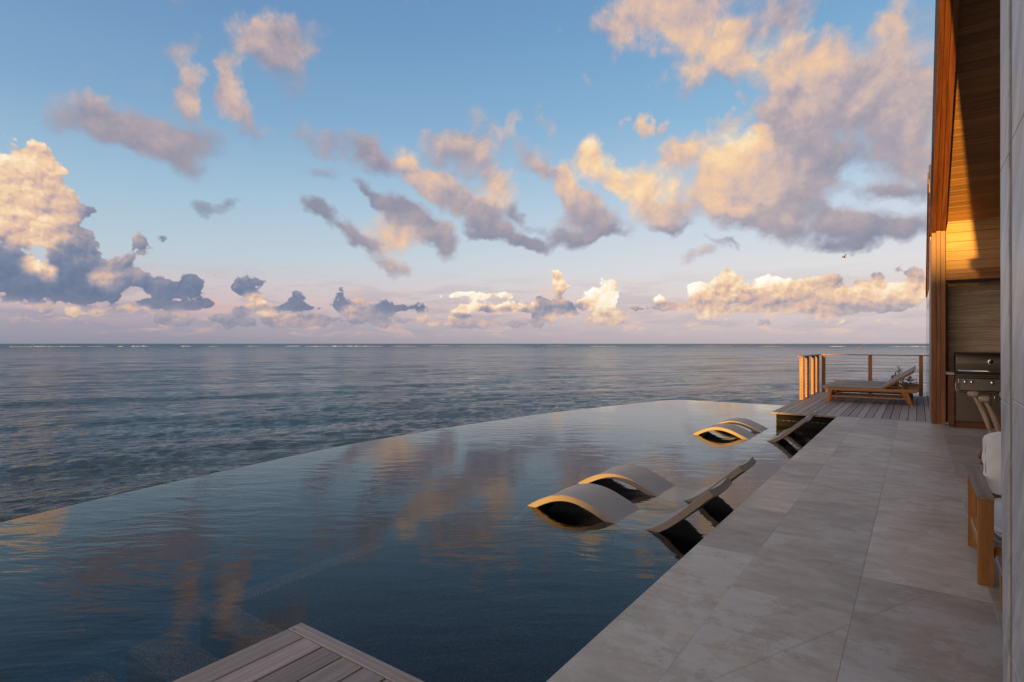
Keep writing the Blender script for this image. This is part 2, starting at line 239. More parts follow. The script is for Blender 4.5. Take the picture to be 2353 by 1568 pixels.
# ------------------------------------------------------------------ mesh tools
def tag(o, label=None, cat=None, group=None, kind=None):
    if label: o['label'] = label
    if cat: o['category'] = cat
    if group: o['group'] = group
    if kind: o['kind'] = kind
    return o
def thing(name, loc, label, cat, group=None):
    o = bpy.data.objects.new(name, None); C.objects.link(o); o.location = loc; o.empty_display_size = .1
    return tag(o, label, cat, group)
def world_loc(o):
    v = Vector((0, 0, 0))
    while o is not None: v += o.location; o = o.parent
    return v
class MB:
    """collects shapes (world coordinates) and links them as one mesh; every shape carries a random tone per face"""
    def __init__(s): s.v = []; s.f = []; s.tone = []; s.sm = []
    def add(s, verts, faces, tone=None, smooth=False):
        b = len(s.v); s.v += [tuple(p) for p in verts]; t = random.random() if tone is None else tone
        for f in faces: s.f.append(tuple(i+b for i in f)); s.tone.append(t); s.sm.append(smooth)
        return s
    def bm(s, bmh, tone=None, smooth=False):
        bmh.verts.index_update()
        s.add([v.co.copy() for v in bmh.verts], [[v.index for v in f.verts] for f in bmh.faces], tone, smooth); bmh.free(); return s
    def box(s, x0, x1, y0, y1, z0, z1, bev=0.0, tone=None, seg=1, M=None):
        b = bmesh.new(); bmesh.ops.create_cube(b, size=1)
        for v in b.verts: v.co = Vector(((x0+x1)/2+v.co.x*(x1-x0), (y0+y1)/2+v.co.y*(y1-y0), (z0+z1)/2+v.co.z*(z1-z0)))
        if bev: bmesh.ops.bevel(b, geom=b.edges[:], offset=bev, segments=seg, affect='EDGES', profile=.5)
        if M is not None: bmesh.ops.transform(b, matrix=M, verts=b.verts)
        return s.bm(b, tone)
    def prism(s, pts, axis, a0, a1, bev=0.0, tone=None, smooth=False):
        """closed outline of (p, q) pairs extruded along axis; the other two axes in xyz order"""
        b = bmesh.new(); n = len(pts)
        def mk(p, a): return {'x': (a, p[0], p[1]), 'y': (p[0], a, p[1]), 'z': (p[0], p[1], a)}[axis]
        A = [b.verts.new(mk(p, a0)) for p in pts]; B = [b.verts.new(mk(p, a1)) for p in pts]
        b.faces.new(A); b.faces.new(B[::-1])
        for i in range(n): b.faces.new((A[i], B[i], B[(i+1) % n], A[(i+1) % n]))
        bmesh.ops.recalc_face_normals(b, faces=b.faces)
        if bev: bmesh.ops.bevel(b, geom=b.edges[:], offset=bev, segments=1, affect='EDGES', profile=.5)
        return s.bm(b, tone, smooth)
    def tube(s, pts, rad, n=10, cap=True, tone=None, sq=None):
        pts = [Vector(p) for p in pts]; k = len(pts); rr = rad if isinstance(rad, (list, tuple)) else [rad]*k
        vs = []; fs = []; up0 = Vector((0, 0, 1))
        for i, p in enumerate(pts):
            d = (pts[min(i+1, k-1)]-pts[max(i-1, 0)]).normalized()
            u = up0 if abs(d.dot(up0)) < .95 else Vector((1, 0, 0))
            a = d.cross(u).normalized(); b_ = a.cross(d).normalized()
            for j in range(n):
                t = 2*math.pi*j/n; vs.append(p + rr[i]*(math.cos(t)*a*(sq or 1) + math.sin(t)*b_))
        for i in range(k-1):
            for j in range(n): fs.append((i*n+j, i*n+(j+1) % n, (i+1)*n+(j+1) % n, (i+1)*n+j))
        if cap: fs.append(tuple(range(n))[::-1]); fs.append(tuple((k-1)*n+j for j in range(n)))
        return s.add(vs, fs, tone, True)
    def lathe(s, prof, c, n=20, axis='z', tone=None):
        vs = []; fs = []; c = Vector(c)
        for (r, h) in prof:
            for j in range(n):
                t = 2*math.pi*j/n; x, y = r*math.cos(t), r*math.sin(t)
                vs.append(c + Vector({'z': (x, y, h), 'y': (x, h, y), 'x': (h, x, y)}[axis]))
        for i in range(len(prof)-1):
            for j in range(n): fs.append((i*n+j, i*n+(j+1) % n, (i+1)*n+(j+1) % n, (i+1)*n+j))
        fs.append(tuple(range(n))[::-1]); fs.append(tuple((len(prof)-1)*n+j for j in range(n)))
        return s.add(vs, fs, tone, True)
    def build(s, name, mat, parent=None, label=None, flip=True):
        me = bpy.data.meshes.new(name); off = world_loc(parent) if parent is not None else Vector((0, 0, 0))
        me.from_pydata([tuple(Vector(p)-off) for p in s.v], [], s.f)
        at = me.attributes.new('tone', 'FLOAT', 'FACE'); at.data.foreach_set('value', s.tone)
        me.polygons.foreach_set('use_smooth', s.sm)
        bm_ = bmesh.new(); bm_.from_mesh(me); bmesh.ops.recalc_face_normals(bm_, faces=bm_.faces); bm_.to_mesh(me); bm_.free()
        if any(s.sm) and not all(s.sm): pass
        me.materials.append(mat); o = bpy.data.objects.new(name, me); C.objects.link(o)
        if parent is not None: o.parent = parent
        if label: o['label'] = label
        return o
def autosmooth(o, deg=35):
    me = o.data; bm_ = bmesh.new(); bm_.from_mesh(me)
    for e in bm_.edges:
        e.smooth = not (len(e.link_faces) == 2 and e.calc_face_angle(0) > R(deg))
    for f in bm_.faces: f.smooth = True
    bm_.to_mesh(me); bm_.free(); return o
def copy_tree(o, parent=None):
    c = o.copy(); C.objects.link(c)
    if parent is not None: c.parent = parent
    for ch in list(o.children): copy_tree(ch, c)
    return c

# ------------------------------------------------------------------ materials
def mat(name):
    m = bpy.data.materials.new(name); m.use_nodes = True; N = NT(m.node_tree); N.n.clear()
    out = N.new('ShaderNodeOutputMaterial'); bs = N.new('ShaderNodeBsdfPrincipled'); N.l.new(bs.outputs[0], out.inputs[0])
    N.bs = bs; N.out = out
    N.obj = N.new('ShaderNodeTexCoord').outputs['Object']
    N.pos = N.new('ShaderNodeNewGeometry').outputs['Position']
    a = N.new('ShaderNodeAttribute'); a.attribute_name = 'tone'; N.tone = a.outputs['Fac']
    return m, N
def setp(N, **kw):
    names = {'base': 'Base Color', 'rough': 'Roughness', 'metal': 'Metallic', 'spec': 'Specular IOR Level', 'normal': 'Normal', 'ior': 'IOR', 'coat': 'Coat Weight', 'sheen': 'Sheen Weight', 'sss': 'Subsurface Weight', 'trans': 'Transmission Weight'}
    for k, v in kw.items(): N.put(N.bs.inputs[names[k]], v)
def bump(N, h, strength=.3, dist=.01, normal=None):
    b = N.new('ShaderNodeBump'); N.put(b.inputs['Strength'], strength); N.put(b.inputs['Distance'], dist); N.put(b.inputs['Height'], h)
    if normal is not None: N.put(b.inputs['Normal'], normal)
    return b.outputs[0]

def wood(name, dark, light, axis='x', scale=1.0, rough=.5, vary=.25, knots=0.25, coat=0.0, weather=0.0, wcol=(.2, .18, .17, 1)):
    m, N = mat(name)
    off = N.v('MULTIPLY', N.xyz(N.tone, N.tone, N.tone), (13.7, 31.1, 7.9))
    p = N.v('ADD', N.pos, off)
    if axis == 's':      # boards running up the roof slope
        q = N.new('ShaderNodeMapping'); q.inputs['Rotation'].default_value = (math.atan(.5), 0, 0); N.l.new(p, q.inputs['Vector']); p = q.outputs[0]; axis = 'y'
    st = {'x': (.07, 1, 1), 'y': (1, .07, 1), 'z': (1, 1, .07)}[axis]
    ps = N.v('MULTIPLY', p, tuple(c*scale for c in st))
    warp = N.noise(ps, 4, 2, out='Color'); ps2 = N.v('MULTIPLY_ADD', warp, (.18, .18, .18), ps)
    rings = N.new('ShaderNodeTexWave', wave_type='RINGS', rings_direction={'x': 'X', 'y': 'Y', 'z': 'Z'}[axis])
    N.put(rings.inputs['Vector'], ps2); N.put(rings.inputs['Scale'], 9.0); N.put(rings.inputs['Distortion'], 5.0); N.put(rings.inputs['Detail'], 3.0); N.put(rings.inputs['Detail Scale'], 1.4)
    fine = N.noise(ps, 120, 5, .65); mid = N.noise(ps, 18, 4, .6)
    g = N.m('MULTIPLY_ADD', rings.outputs['Fac'], knots, N.m('MULTIPLY_ADD', fine, .55, N.m('MULTIPLY', mid, .55)))
    g = N.mr(g, .3, .95, 0, 1)
    col = N.mix(g, dark, light)
    br = N.m('MULTIPLY_ADD', N.m('SUBTRACT', N.tone, .5), vary*2, 1.0)
    col = N.v('MULTIPLY', col, N.xyz(br, br, br))
    if weather:
        bl = N.mr(N.noise(p, 2.3, 4, .6), .35, .65, 0, weather, smooth=True); col = N.mix(bl, col, wcol)
    setp(N, base=col, rough=N.m('MULTIPLY_ADD', fine, .2, rough-.1), coat=coat, normal=bump(N, N.m('ADD', fine, N.m('MULTIPLY', rings.outputs['Fac'], .3)), .35, .002))
    return m
M = {}
M['cedar_x'] = wood('cedar_along_x', (.10, .030, .008, 1), (.36, .135, .040, 1), 'x', rough=.45)
M['cedar_y'] = wood('cedar_along_slope', (.10, .030, .008, 1), (.34, .115, .030, 1), 's', rough=.42)
M['cedar_z'] = wood('cedar_upright', (.085, .026, .008, 1), (.29, .105, .032, 1), 'z', rough=.45)
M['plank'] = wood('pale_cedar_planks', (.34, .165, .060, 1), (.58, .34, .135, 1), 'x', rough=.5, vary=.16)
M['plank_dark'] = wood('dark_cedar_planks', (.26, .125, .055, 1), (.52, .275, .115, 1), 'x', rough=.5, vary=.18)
M['clad'] = wood('dark_red_cladding', (.055, .016, .008, 1), (.16, .050, .022, 1), 'x', rough=.5, vary=.3)
M['teak_x'] = wood('teak_along_x', (.17, .065, .018, 1), (.42, .20, .070, 1), 'x', rough=.5, vary=.15)
M['teak_y'] = wood('teak_along_y', (.17, .065, .018, 1), (.42, .20, .070, 1), 'y', rough=.5, vary=.15)
M['teak_z'] = wood('teak_upright', (.14, .050, .012, 1), (.42, .175, .048, 1), 'z', rough=.5, vary=.12)
M['teak_grey'] = wood('weathered_teak', (.13, .095, .080, 1), (.30, .235, .205, 1), 'x', rough=.6, vary=.15)
M['teak_grey_y'] = wood('weathered_arm', (.13, .085, .062, 1), (.29, .21, .165, 1), 'y', rough=.6, vary=.15)
M['deck'] = wood('weathered_deck', (.16, .115, .094, 1), (.38, .295, .25, 1), 'y', rough=.55, vary=.32, knots=.16, weather=.25, wcol=(.24, .17, .14, 1))
M['deck_x'] = wood('weathered_deck_border', (.18, .13, .108, 1), (.40, .315, .27, 1), 'x', rough=.55, vary=.15, weather=.2, wcol=(.22, .16, .12, 1))
M['pale_wood'] = wood('pale_oak', (.24, .15, .085, 1), (.48, .35, .23, 1), 'z', rough=.55, vary=.1)

# patio stone: flags of their own tone with cloudy blotches and fine streaks
m, N = mat('travertine_paving'); M['stone'] = m
off = N.v('MULTIPLY', N.xyz(N.tone, N.tone, N.tone), (41.7, 23.1, 5.0)); p = N.v('ADD', N.pos, off)
streak = N.noise(N.v('MULTIPLY', p, (.55, 1.7, 1)), 6.5, 8, .68, dist=.15)
blot = N.noise(N.v('MULTIPLY', p, (.85, 1.2, 1)), 3.0, 10, .74, dist=.1)
pit = N.noise(p, 95, 3, .7); pore = N.mr(pit, .66, .74, 0, 1)
big = N.noise(p, .9, 2)
f = N.m('MULTIPLY_ADD', streak, .40, N.m('MULTIPLY_ADD', blot, .75, N.m('MULTIPLY', big, .25)))
col = N.ramp(N.mr(f, .42, 1.0), [(0, (.222, .165, .124, 1)), (.35, (.33, .258, .195, 1)), (.6, (.415, .338, .26, 1)), (1, (.55, .47, .38, 1))])
patch = N.mr(N.noise(p, 1.7, 10, .78, dist=.1), .53, .57, 0, .48, smooth=True); col = N.mix(patch, col, (.50, .455, .415, 1))
patch2 = N.mr(N.noise(N.v('ADD', p, (9, 4, 2)), 2.1, 10, .76, dist=.1), .58, .66, 0, .35, smooth=True); col = N.mix(patch2, col, (.20, .135, .105, 1))
br = N.m('MULTIPLY_ADD', N.m('SUBTRACT', N.tone, .5), .34, .98); col = N.v('MULTIPLY', col, N.xyz(br, br, br))
col = N.mix(N.m('MULTIPLY', pore, .45), col, (.09, .075, .07, 1))
setp(N, base=col, rough=N.mr(f, .4, 1.0, .50, .34), spec=.55, normal=bump(N, N.m('SUBTRACT', N.m('MULTIPLY', f, .6), pore), .22, .0025))

m, N = mat('grout'); M['grout'] = m; setp(N, base=N.mix(N.noise(N.pos, 40, 3), (.38, .335, .295, 1), (.48, .43, .385, 1)), rough=.9)

# marble-like pier facing
m, N = mat('veined_limestone'); M['pier'] = m
q = N.new('ShaderNodeMapping'); q.inputs['Rotation'].default_value = (R(52), 0, 0); N.l.new(N.pos, q.inputs['Vector'])
vw = N.noise(N.v('MULTIPLY', q.outputs[0], (1, .35, 2.2)), 2.2, 6, .6, dist=1.2)
vein = N.m('ABSOLUTE', N.m('SUBTRACT', vw, .5)); vein = N.mr(vein, 0, .05, 1, 0, smooth=True)
cl = N.noise(N.v('MULTIPLY', q.outputs[0], (1, .5, 3.0)), 3.5, 6, .62)
col = N.ramp(cl, [(.3, (.34, .305, .29, 1)), (.5, (.48, .44, .42, 1)), (.72, (.62, .58, .56, 1))])
col = N.mix(N.m('MULTIPLY', vein, .4), col, (.22, .20, .20, 1))
sp = N.mr(N.noise(N.pos, 55, 3, .7), .68, .74, 0, .6); col = N.mix(sp, col, (.16, .14, .13, 1))
setp(N, base=col, rough=.36, spec=.5, normal=bump(N, N.noise(N.pos, 60, 4), .1, .002))
m, N = mat('grey_joint_filler'); M['joint'] = m
setp(N, base=N.ramp(N.noise(N.v('MULTIPLY', N.pos, (1, 1, .5)), 30, 6, .7), [(.3, (.12, .105, .09, 1)), (.7, (.30, .275, .245, 1))]), rough=.6)

# rippled travertine wall behind the grill
m, N = mat('banded_travertine'); M['travertine'] = m
w0 = N.noise(N.v('MULTIPLY', N.pos, (1.1, 1, .4)), 2.2, 3, .55); pz = N.v('ADD', N.v('MULTIPLY', N.pos, (.35, .35, 9.0)), N.xyz(0, 0, N.m('MULTIPLY', w0, .9)))
b1 = N.noise(pz, 4.5, 9, .72, dist=.3)
col = N.ramp(b1, [(.28, (.14, .098, .068, 1)), (.42, (.32, .238, .168, 1)), (.55, (.46, .37, .28, 1)), (.72, (.66, .57, .46, 1))])
setp(N, base=col, rough=.6, normal=bump(N, b1, .5, .012))

m, N = mat('composite_lounger'); M['lounger'] = m
gr = N.noise(N.obj, 420, 2, .6); cl = N.noise(N.obj, 3.5, 4, .6)
col = N.ramp(gr, [(.35, (.175, .145, .115, 1)), (.65, (.295, .245, .200, 1))]); col = N.mix(N.mr(cl, .4, .7, 0, .25), col, (.22, .20, .185, 1))
setp(N, base=col, rough=.42, spec=.45, normal=bump(N, gr, .12, .001))
m, N = mat('headrest_foam'); M['headrest'] = m
gr = N.noise(N.obj, 300, 2); setp(N, base=N.mix(gr, (.13, .105, .10, 1), (.19, .16, .15, 1)), rough=.6, normal=bump(N, gr, .15, .001))

m, N = mat('brushed_steel'); M['steel'] = m
br = N.noise(N.v('MULTIPLY', N.obj, (1, 1, .02)), 500, 2); sm_ = N.noise(N.obj, 3, 4, .6)
setp(N, base=(.150, .138, .130, 1), metal=1.0, rough=N.m('MULTIPLY_ADD', br, .14, N.m('MULTIPLY_ADD', sm_, .15, .20)))
m, N = mat('chrome'); M['chrome'] = m; setp(N, base=(.75, .73, .70, 1), metal=1.0, rough=.12)
m, N = mat('dark_metal'); M['dark_metal'] = m; setp(N, base=(.05, .042, .038, 1), metal=.6, rough=N.mr(N.noise(N.obj, 12, 4), .3, .7, .35, .55))
m, N = mat('wire'); M['wire'] = m; setp(N, base=(.22, .21, .20, 1), metal=.8, rough=.35)
m, N = mat('black_glass'); M['black'] = m; setp(N, base=(.01, .01, .01, 1), rough=.12)
m, N = mat('white_canvas'); M['canvas'] = m
wv = N.noise(N.obj, 700, 2); wr = N.noise(N.obj, 5, 4, .55)
setp(N, base=N.mix(N.mr(wr, .3, .7), (.62, .60, .60, 1), (.72, .70, .69, 1)), rough=.85, sheen=.2, normal=bump(N, N.m('MULTIPLY_ADD', wv, .1, wr), .35, .02))
m, N = mat('woven_rope'); M['rope'] = m
wv = N.new('ShaderNodeTexWave', wave_type='BANDS', bands_direction='Z'); N.put(wv.inputs['Vector'], N.obj); N.put(wv.inputs['Scale'], 60.0); N.put(wv.inputs['Distortion'], 1.0)
setp(N, base=N.mix(wv.outputs['Fac'], (.14, .105, .075, 1), (.34, .28, .22, 1)), rough=.8, normal=bump(N, wv.outputs['Fac'], .6, .004))

m, N = mat('dark_pool_wall'); M['darkwall'] = m
z = N.sep(N.pos)[2]; nn = N.noise(N.pos, 9, 6, .7)
line = N.m('MULTIPLY', N.mr(N.m('ABSOLUTE', N.m('ADD', z, N.m('MULTIPLY_ADD', nn, .03, .150))), 0, .012, 1, 0, smooth=True), N.mr(N.noise(N.pos, 34, 4, .7), .46, .62, 0, .85))
col = N.mix(N.noise(N.pos, 30, 5, .7), (.010, .008, .007, 1), (.034, .028, .022, 1)); col = N.mix(line, col, (.42, .40, .36, 1))
setp(N, base=col, rough=.75, spec=.12, normal=bump(N, nn, .3, .01))

def pebble(name, a, b, c, scale=125):
    m, N = mat(name)
    vo = N.new('ShaderNodeTexVoronoi'); N.put(vo.inputs['Vector'], N.pos); N.put(vo.inputs['Scale'], scale)
    vr = N.sep(vo.outputs['Color'])[0]
    col = N.ramp(vr, [(0, a), (.6, b), (.93, c), (1, tuple(min(1, q*1.5) for q in c[:3])+(1,))])
    big = N.noise(N.pos, 1.3, 4, .6); col = N.mix(N.mr(big, .3, .7, 0, .5), col, a)
    setp(N, base=col, rough=.9, spec=0.0, normal=bump(N, vo.outputs['Distance'], .4, .006)); return m
M['shelf'] = pebble('dark_pebble_ledge', (.017, .013, .010, 1), (.027, .021, .017, 1), (.075, .060, .048, 1))
M['step'] = pebble('brown_pebble_step', (.042, .030, .022, 1), (.085, .062, .046, 1), (.20, .15, .11, 1))
M['deep'] = pebble('teal_pool_floor', (.006, .030, .046, 1), (.012, .048, .070, 1), (.02, .07, .09, 1), 40)

# pool water: clear surface over real floor, mirror at grazing angles
m, N = mat('pool_water'); M['pool'] = m
N.n.remove(N.bs)
rot = N.new('ShaderNodeMapping'); rot.inputs['Rotation'].default_value = (0, 0, -TH); N.l.new(N.pos, rot.inputs['Vector'])
pr = rot.outputs[0]
wp = N.noise(pr, .8, 3, out='Color'); pr2 = N.v('MULTIPLY_ADD', N.v('SUBTRACT', wp, (.5, .5, .5)), (.9, .5, 0), pr)
r1 = N.noise(N.v('MULTIPLY', pr2, (.42, 1.25, 1)), 4.6, 2, .5); r2 = N.noise(N.v('MULTIPLY', pr2, (.36, 1.5, 1)), 15, 3, .5)
gust = N.mr(N.noise(N.v('ADD', N.pos, (3.0, -1.0, 0)), .28, 3, .5), .38, .62, .28, 1.0, smooth=True)
h = N.m('MULTIPLY_ADD', r2, .14, r1); h = N.m('MULTIPLY', h, gust)
nrm = bump(N, h, 1.0, .0062)
fr = N.new('ShaderNodeFresnel'); fr.inputs[0].default_value = 1.33; N.put(fr.inputs['Normal'], nrm)
gl = N.new('ShaderNodeBsdfGlossy'); gl.inputs['Roughness'].default_value = .03; N.put(gl.inputs['Normal'], nrm); gl.inputs['Color'].default_value = (1, 1, 1, 1)
tr = N.new('ShaderNodeBsdfTransparent'); tr.inputs[0].default_value = (.80, .88, .92, 1)
mx = N.new('ShaderNodeMixShader'); N.l.new(fr.outputs[0], mx.inputs[0]); N.l.new(tr.outputs[0], mx.inputs[1]); N.l.new(gl.outputs[0], mx.inputs[2]); N.l.new(mx.outputs[0], N.out.inputs[0])

# sea
m, N = mat('sea_water'); M['sea'] = m
rot = N.new('ShaderNodeMapping'); rot.inputs['Rotation'].default_value = (0, 0, -R(58)); N.l.new(N.pos, rot.inputs['Vector']); pr = rot.outputs[0]
n1 = N.noise(N.v('MULTIPLY', pr, (.45, 1, 1)), 2.4, 5, .52); n2 = N.noise(N.v('MULTIPLY', pr, (.35, 1, 1)), .22, 6, .55); n3 = N.noise(N.v('MULTIPLY', pr, (.25, 1, 1)), .02, 6, .6)
rg = N.noise(N.v('MULTIPLY', pr, (.38, 1, 1)), 3.4, 4, .6, dist=.6); rg = N.m('SUBTRACT', 1.0, N.m('ABSOLUTE', N.m('MULTIPLY_ADD', rg, 4.0, -2.0)))
h = N.m('MULTIPLY_ADD', rg, .035, N.m('MULTIPLY', n1, .24)); h = N.m('ADD', h, N.m('MULTIPLY_ADD', n2, 1.1, N.m('MULTIPLY', n3, 7.0)))
patch = N.noise(N.v('MULTIPLY', pr, (.3, 1, 1)), .035, 4, .6)
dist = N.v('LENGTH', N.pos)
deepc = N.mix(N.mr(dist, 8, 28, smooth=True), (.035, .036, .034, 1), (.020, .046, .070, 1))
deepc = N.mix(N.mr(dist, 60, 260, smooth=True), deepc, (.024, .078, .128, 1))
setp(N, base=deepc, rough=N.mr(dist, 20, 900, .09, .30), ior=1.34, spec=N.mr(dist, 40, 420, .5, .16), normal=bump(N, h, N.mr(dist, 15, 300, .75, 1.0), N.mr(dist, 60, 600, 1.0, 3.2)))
m, N = mat('sea_foam'); M['foam'] = m; setp(N, base=(.60, .57, .54, 1), rough=.8)
m, N = mat('red_plastic'); M['red'] = m; setp(N, base=(.55, .02, .03, 1), rough=.5)
m, N = mat('sand'); M['sand'] = m; setp(N, base=N.mix(N.noise(N.pos, 3, 6, .6), (.20, .17, .13, 1), (.34, .29, .22, 1)), rough=.95)
m, N = mat('leaf'); M['leaf'] = m; setp(N, base=N.mix(N.tone, (.010, .022, .006, 1), (.045, .060, .014, 1)), rough=.7, spec=.2)
m, N = mat('stem'); M['stem'] = m; setp(N, base=(.08, .05, .035, 1), rough=.8)
m, N = mat('render_wall'); M['render'] = m; setp(N, base=N.mix(N.noise(N.pos, 1.5, 5), (.42, .38, .33, 1), (.50, .46, .41, 1)), rough=.9)
m, N = mat('window_glass'); M['glass'] = m; setp(N, base=(.02, .025, .03, 1), rough=.05, metal=0.0, spec=.8)
m, N = mat('shingle_roof'); M['shingle'] = m; setp(N, base=N.mix(N.noise(N.v('MULTIPLY', N.pos, (4, 1, 1)), 6, 4), (.06, .055, .05, 1), (.13, .12, .11, 1)), rough=.9)
m, N = mat('zinc'); M['zinc'] = m; setp(N, base=(.30, .31, .34, 1), metal=.7, rough=.4)
m, N = mat('plumage'); M['plumage'] = m; setp(N, base=(.16, .11, .06, 1), rough=.8)

# ================================================================== THE SETTING
SEA_Z = -2.0; WZ = -0.28
# sea: one sheet on a polar grid, finer where it is seen from the terrace, displaced by a sum of waves
def make_sea():
    Hs = CAM_H - SEA_Z
    ys = np.concatenate([[2500, 1800, 1500, 1350, 1260], np.arange(1225, 850, -.75), np.arange(850, 800, -.5), [799, 798, 797, 796, 795, 794, 793, 792, 791.4, 791, 790.7, 790.4, 790.2, 790.12]])
    rr = Hs*FPX/(ys-HYP)
    azs = np.concatenate([np.arange(-180, -50, 5), np.arange(-50, 46, .12), np.arange(46, 180, 5)])
    a = np.radians(azs) ; hd = -a + TH   # heading angle measured ccw from +Y
    X = -np.sin(hd)[None, :]*rr[:, None]; Y = np.cos(hd)[None, :]*rr[:, None]
    Z = np.zeros_like(X)
    dr = np.abs(np.gradient(rr))[:, None]; sp = np.maximum(dr, rr[:, None]*math.radians(.12))
    rng = np.random.RandomState(3)
    main = math.radians(150)     # swell direction (towards the terrace)
    for k in range(120):
        L = .40*(22/.40)**(rng.rand()**1.25)
        th = main + rng.normal()*(.26 if L > 2.5 else .6)
        kx, ky = math.cos(th)*2*math.pi/L, math.sin(th)*2*math.pi/L
        A = .0054*L**.60
        fade = np.clip((L/(sp*2.6))-.6, 0, 1)
        ph = kx*X+ky*Y+rng.rand()*6.283
        # gusty envelope
        env = .55+.45*np.sin(X/(L*5.3)+rng.rand()*6)*np.sin(Y/(L*4.1)+rng.rand()*6)
        s_ = np.sin(ph); Z += A*env*fade*(s_+.25*np.cos(2*ph))
    Z *= np.clip(rr[:, None]/9, .2, 1)
    nr, nc = X.shape
    V = np.stack([X, Y, Z+SEA_Z], -1).reshape(-1, 3)
    i = np.arange(nr-1)[:, None]; j = np.arange(nc)[None, :]; j2 = (j+1) % nc
    F = np.stack([i*nc+j, i*nc+j2, (i+1)*nc+j2, (i+1)*nc+j], -1).reshape(-1, 4)
    me = bpy.data.meshes.new('sea'); me.vertices.add(len(V)); me.vertices.foreach_set('co', V.ravel())
    me.loops.add(F.size); me.loops.foreach_set('vertex_index', F.ravel()); me.polygons.add(len(F))
    me.polygons.foreach_set('loop_start', np.arange(len(F))*4); me.polygons.foreach_set('use_smooth', np.ones(len(F), bool))
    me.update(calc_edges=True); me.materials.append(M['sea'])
    me.flip_normals() if me.polygons[0].normal.z < 0 else None
    o = bpy.data.objects.new('sea', me); C.objects.link(o); return tag(o, kind='structure')
make_sea()

# surf breaking on the reef, far out: low ridges of foam
mb = MB(); rs = random.Random(5)
def seapt(px, r, z=0.0):
    a = math.atan((px-CXP)/FPX); h = TH-a; return Vector((-math.sin(h)*r, math.cos(h)*r, SEA_Z+z))
segs = [(20,190,1),(200,245,.7),(270,285,.6),(300,345,1.1),(415,440,1.1),(655,690,1.1),(700,880,1.2),(900,960,.6),(985,1040,.7),(1045,1200,.5),(1255,1300,.5),(1355,1420,.6),(1500,1530,.5),(1600,1680,.4),(1750,1800,.5),(1905,1945,.8),(2040,2095,.7),(2088,2132,1.2),(565,600,.6),(480,500,.5)]
for (a, b, k) in segs:
    n = max(3, int((b-a)/4)); r0 = 760 + rs.uniform(-60, 60)
    prev = None
    for q in range(n+1):
        t = q/n; env = math.sin(math.pi*t)**.5*k*rs.uniform(.1, 1.3)
        px = a+(b-a)*t; r = r0+rs.uniform(-4, 4)
        p0 = seapt(px, r-3, -.3); p1 = seapt(px, r, .1+.62*env); p2 = seapt(px, r+5, -.3)
        if prev: mb.add([prev[0], prev[1], prev[2], p0, p1, p2], [(0, 3, 4, 1), (1, 4, 5, 2)])
        prev = (p0, p1, p2)
tag(mb.build('surf', M['foam']), 'thin white line of surf breaking along the far reef', 'surf', kind='stuff')

# land under and behind the house
mb = MB(); mb.add([(.6, -400, -1.3), (600, -400, -1.3), (600, 19.0, -1.3), (.6, 19.0, -1.3), (-12, -400, -1.3), (-12, -40, -1.3), (.6, -40, -1.3)], [(0, 1, 2, 3), (4, 0, 6, 5)])
mb.add([(.6, 19.0, -1.3), (600, 19, -1.3), (600, 40, -2.6), (.6, 22.5, -2.6)], [(0, 1, 2, 3)])
tag(mb.build('ground', M['sand']), kind='structure')

# patio: flags laid over a bed of grout
PX0, PY1 = -1.25, 12.5
cols = [(-1.25, -.873, 2.80, 1.165), (-.870, -.273, 3.405, 1.150), (-.270, .330, 2.815, 1.180), (.333, .93, 4.02, 1.17), (.933, 1.53, 3.4, 1.17), (1.533, 2.13, 2.8, 1.17), (2.133, 4.198, 3.1, 1.17)]
mb = MB(); g = .0022
for (x0, x1, y0, L) in cols:
    k = int((y0+5)/L)+1; y = y0-k*L
    while y < PY1:
        a, b = max(y, -4.0), min(y+L, PY1)
        if b-a > .05: mb.box(x0, x1+.0008, a+g/2, b-g/2, -.05, random.uniform(-.0008, .0008), bev=.0008)
        y += L
o = mb.build('patio', M['stone']); tag(o, kind='structure')
mb = MB(); mb.box(PX0+.004, 4.19, -4, PY1-.002, -1.25, -.0010); tag(mb.build('patio_bed', M['grout']), kind='structure')
# hairline crack-control joint running diagonally over the flags
mb = MB()
pts = [(-1.18, 1.36), (-.609, 2.58), (-.28, 3.259), (.291, 4.446), (.50, 4.90)]
for (a, b) in zip(pts[:-1], pts[1:]):
    d = Vector((b[0]-a[0], b[1]-a[1], 0)).normalized(); n_ = Vector((-d.y, d.x, 0))*.0009
    A, B = Vector((*a, .0035)), Vector((*b, .0035)); mb.add([A-n_, B-n_, B+n_, A+n_], [(0, 1, 2, 3)])
tag(mb.build('patio_joint', M['grout']), kind='structure')

# pool: curved overflow edge seaward, straight edge along the patio
edge = [(-6.15, -5.0), (-6.55, -2.2), (-6.86, 0.2)] 
def bpw(x, y, z):
    a = (x-CXP)/FPX; b = (y-HYP)/FPX; t = (CAM_H-z)/b; return (t*(-math.sin(TH)+a*math.cos(TH)), t*(math.cos(TH)+a*math.sin(TH)))
for (x, y) in [(0,1201),(212,1149.8),(362,1115.2),(513,1082.5),(683.5,1045.2),(804,1021),(1040,980.8),(1273,947.6),(1500,923.0),(1541,919.2),(1575,919.4),(1805,932.2)]:
    edge.append(bpw(x, y, WZ))
ex = edge[-1]; edge.append((-2.0, 16.85))
outline = edge + [(-2.0, 12.64), (-1.246, 12.64), (-1.246, -5.0)]
mb = MB(); mb.add([(x, y, WZ) for x, y in outline], [tuple(range(len(outline)))])
pw = mb.build('pool_water', M['pool']); tag(pw, kind='structure')
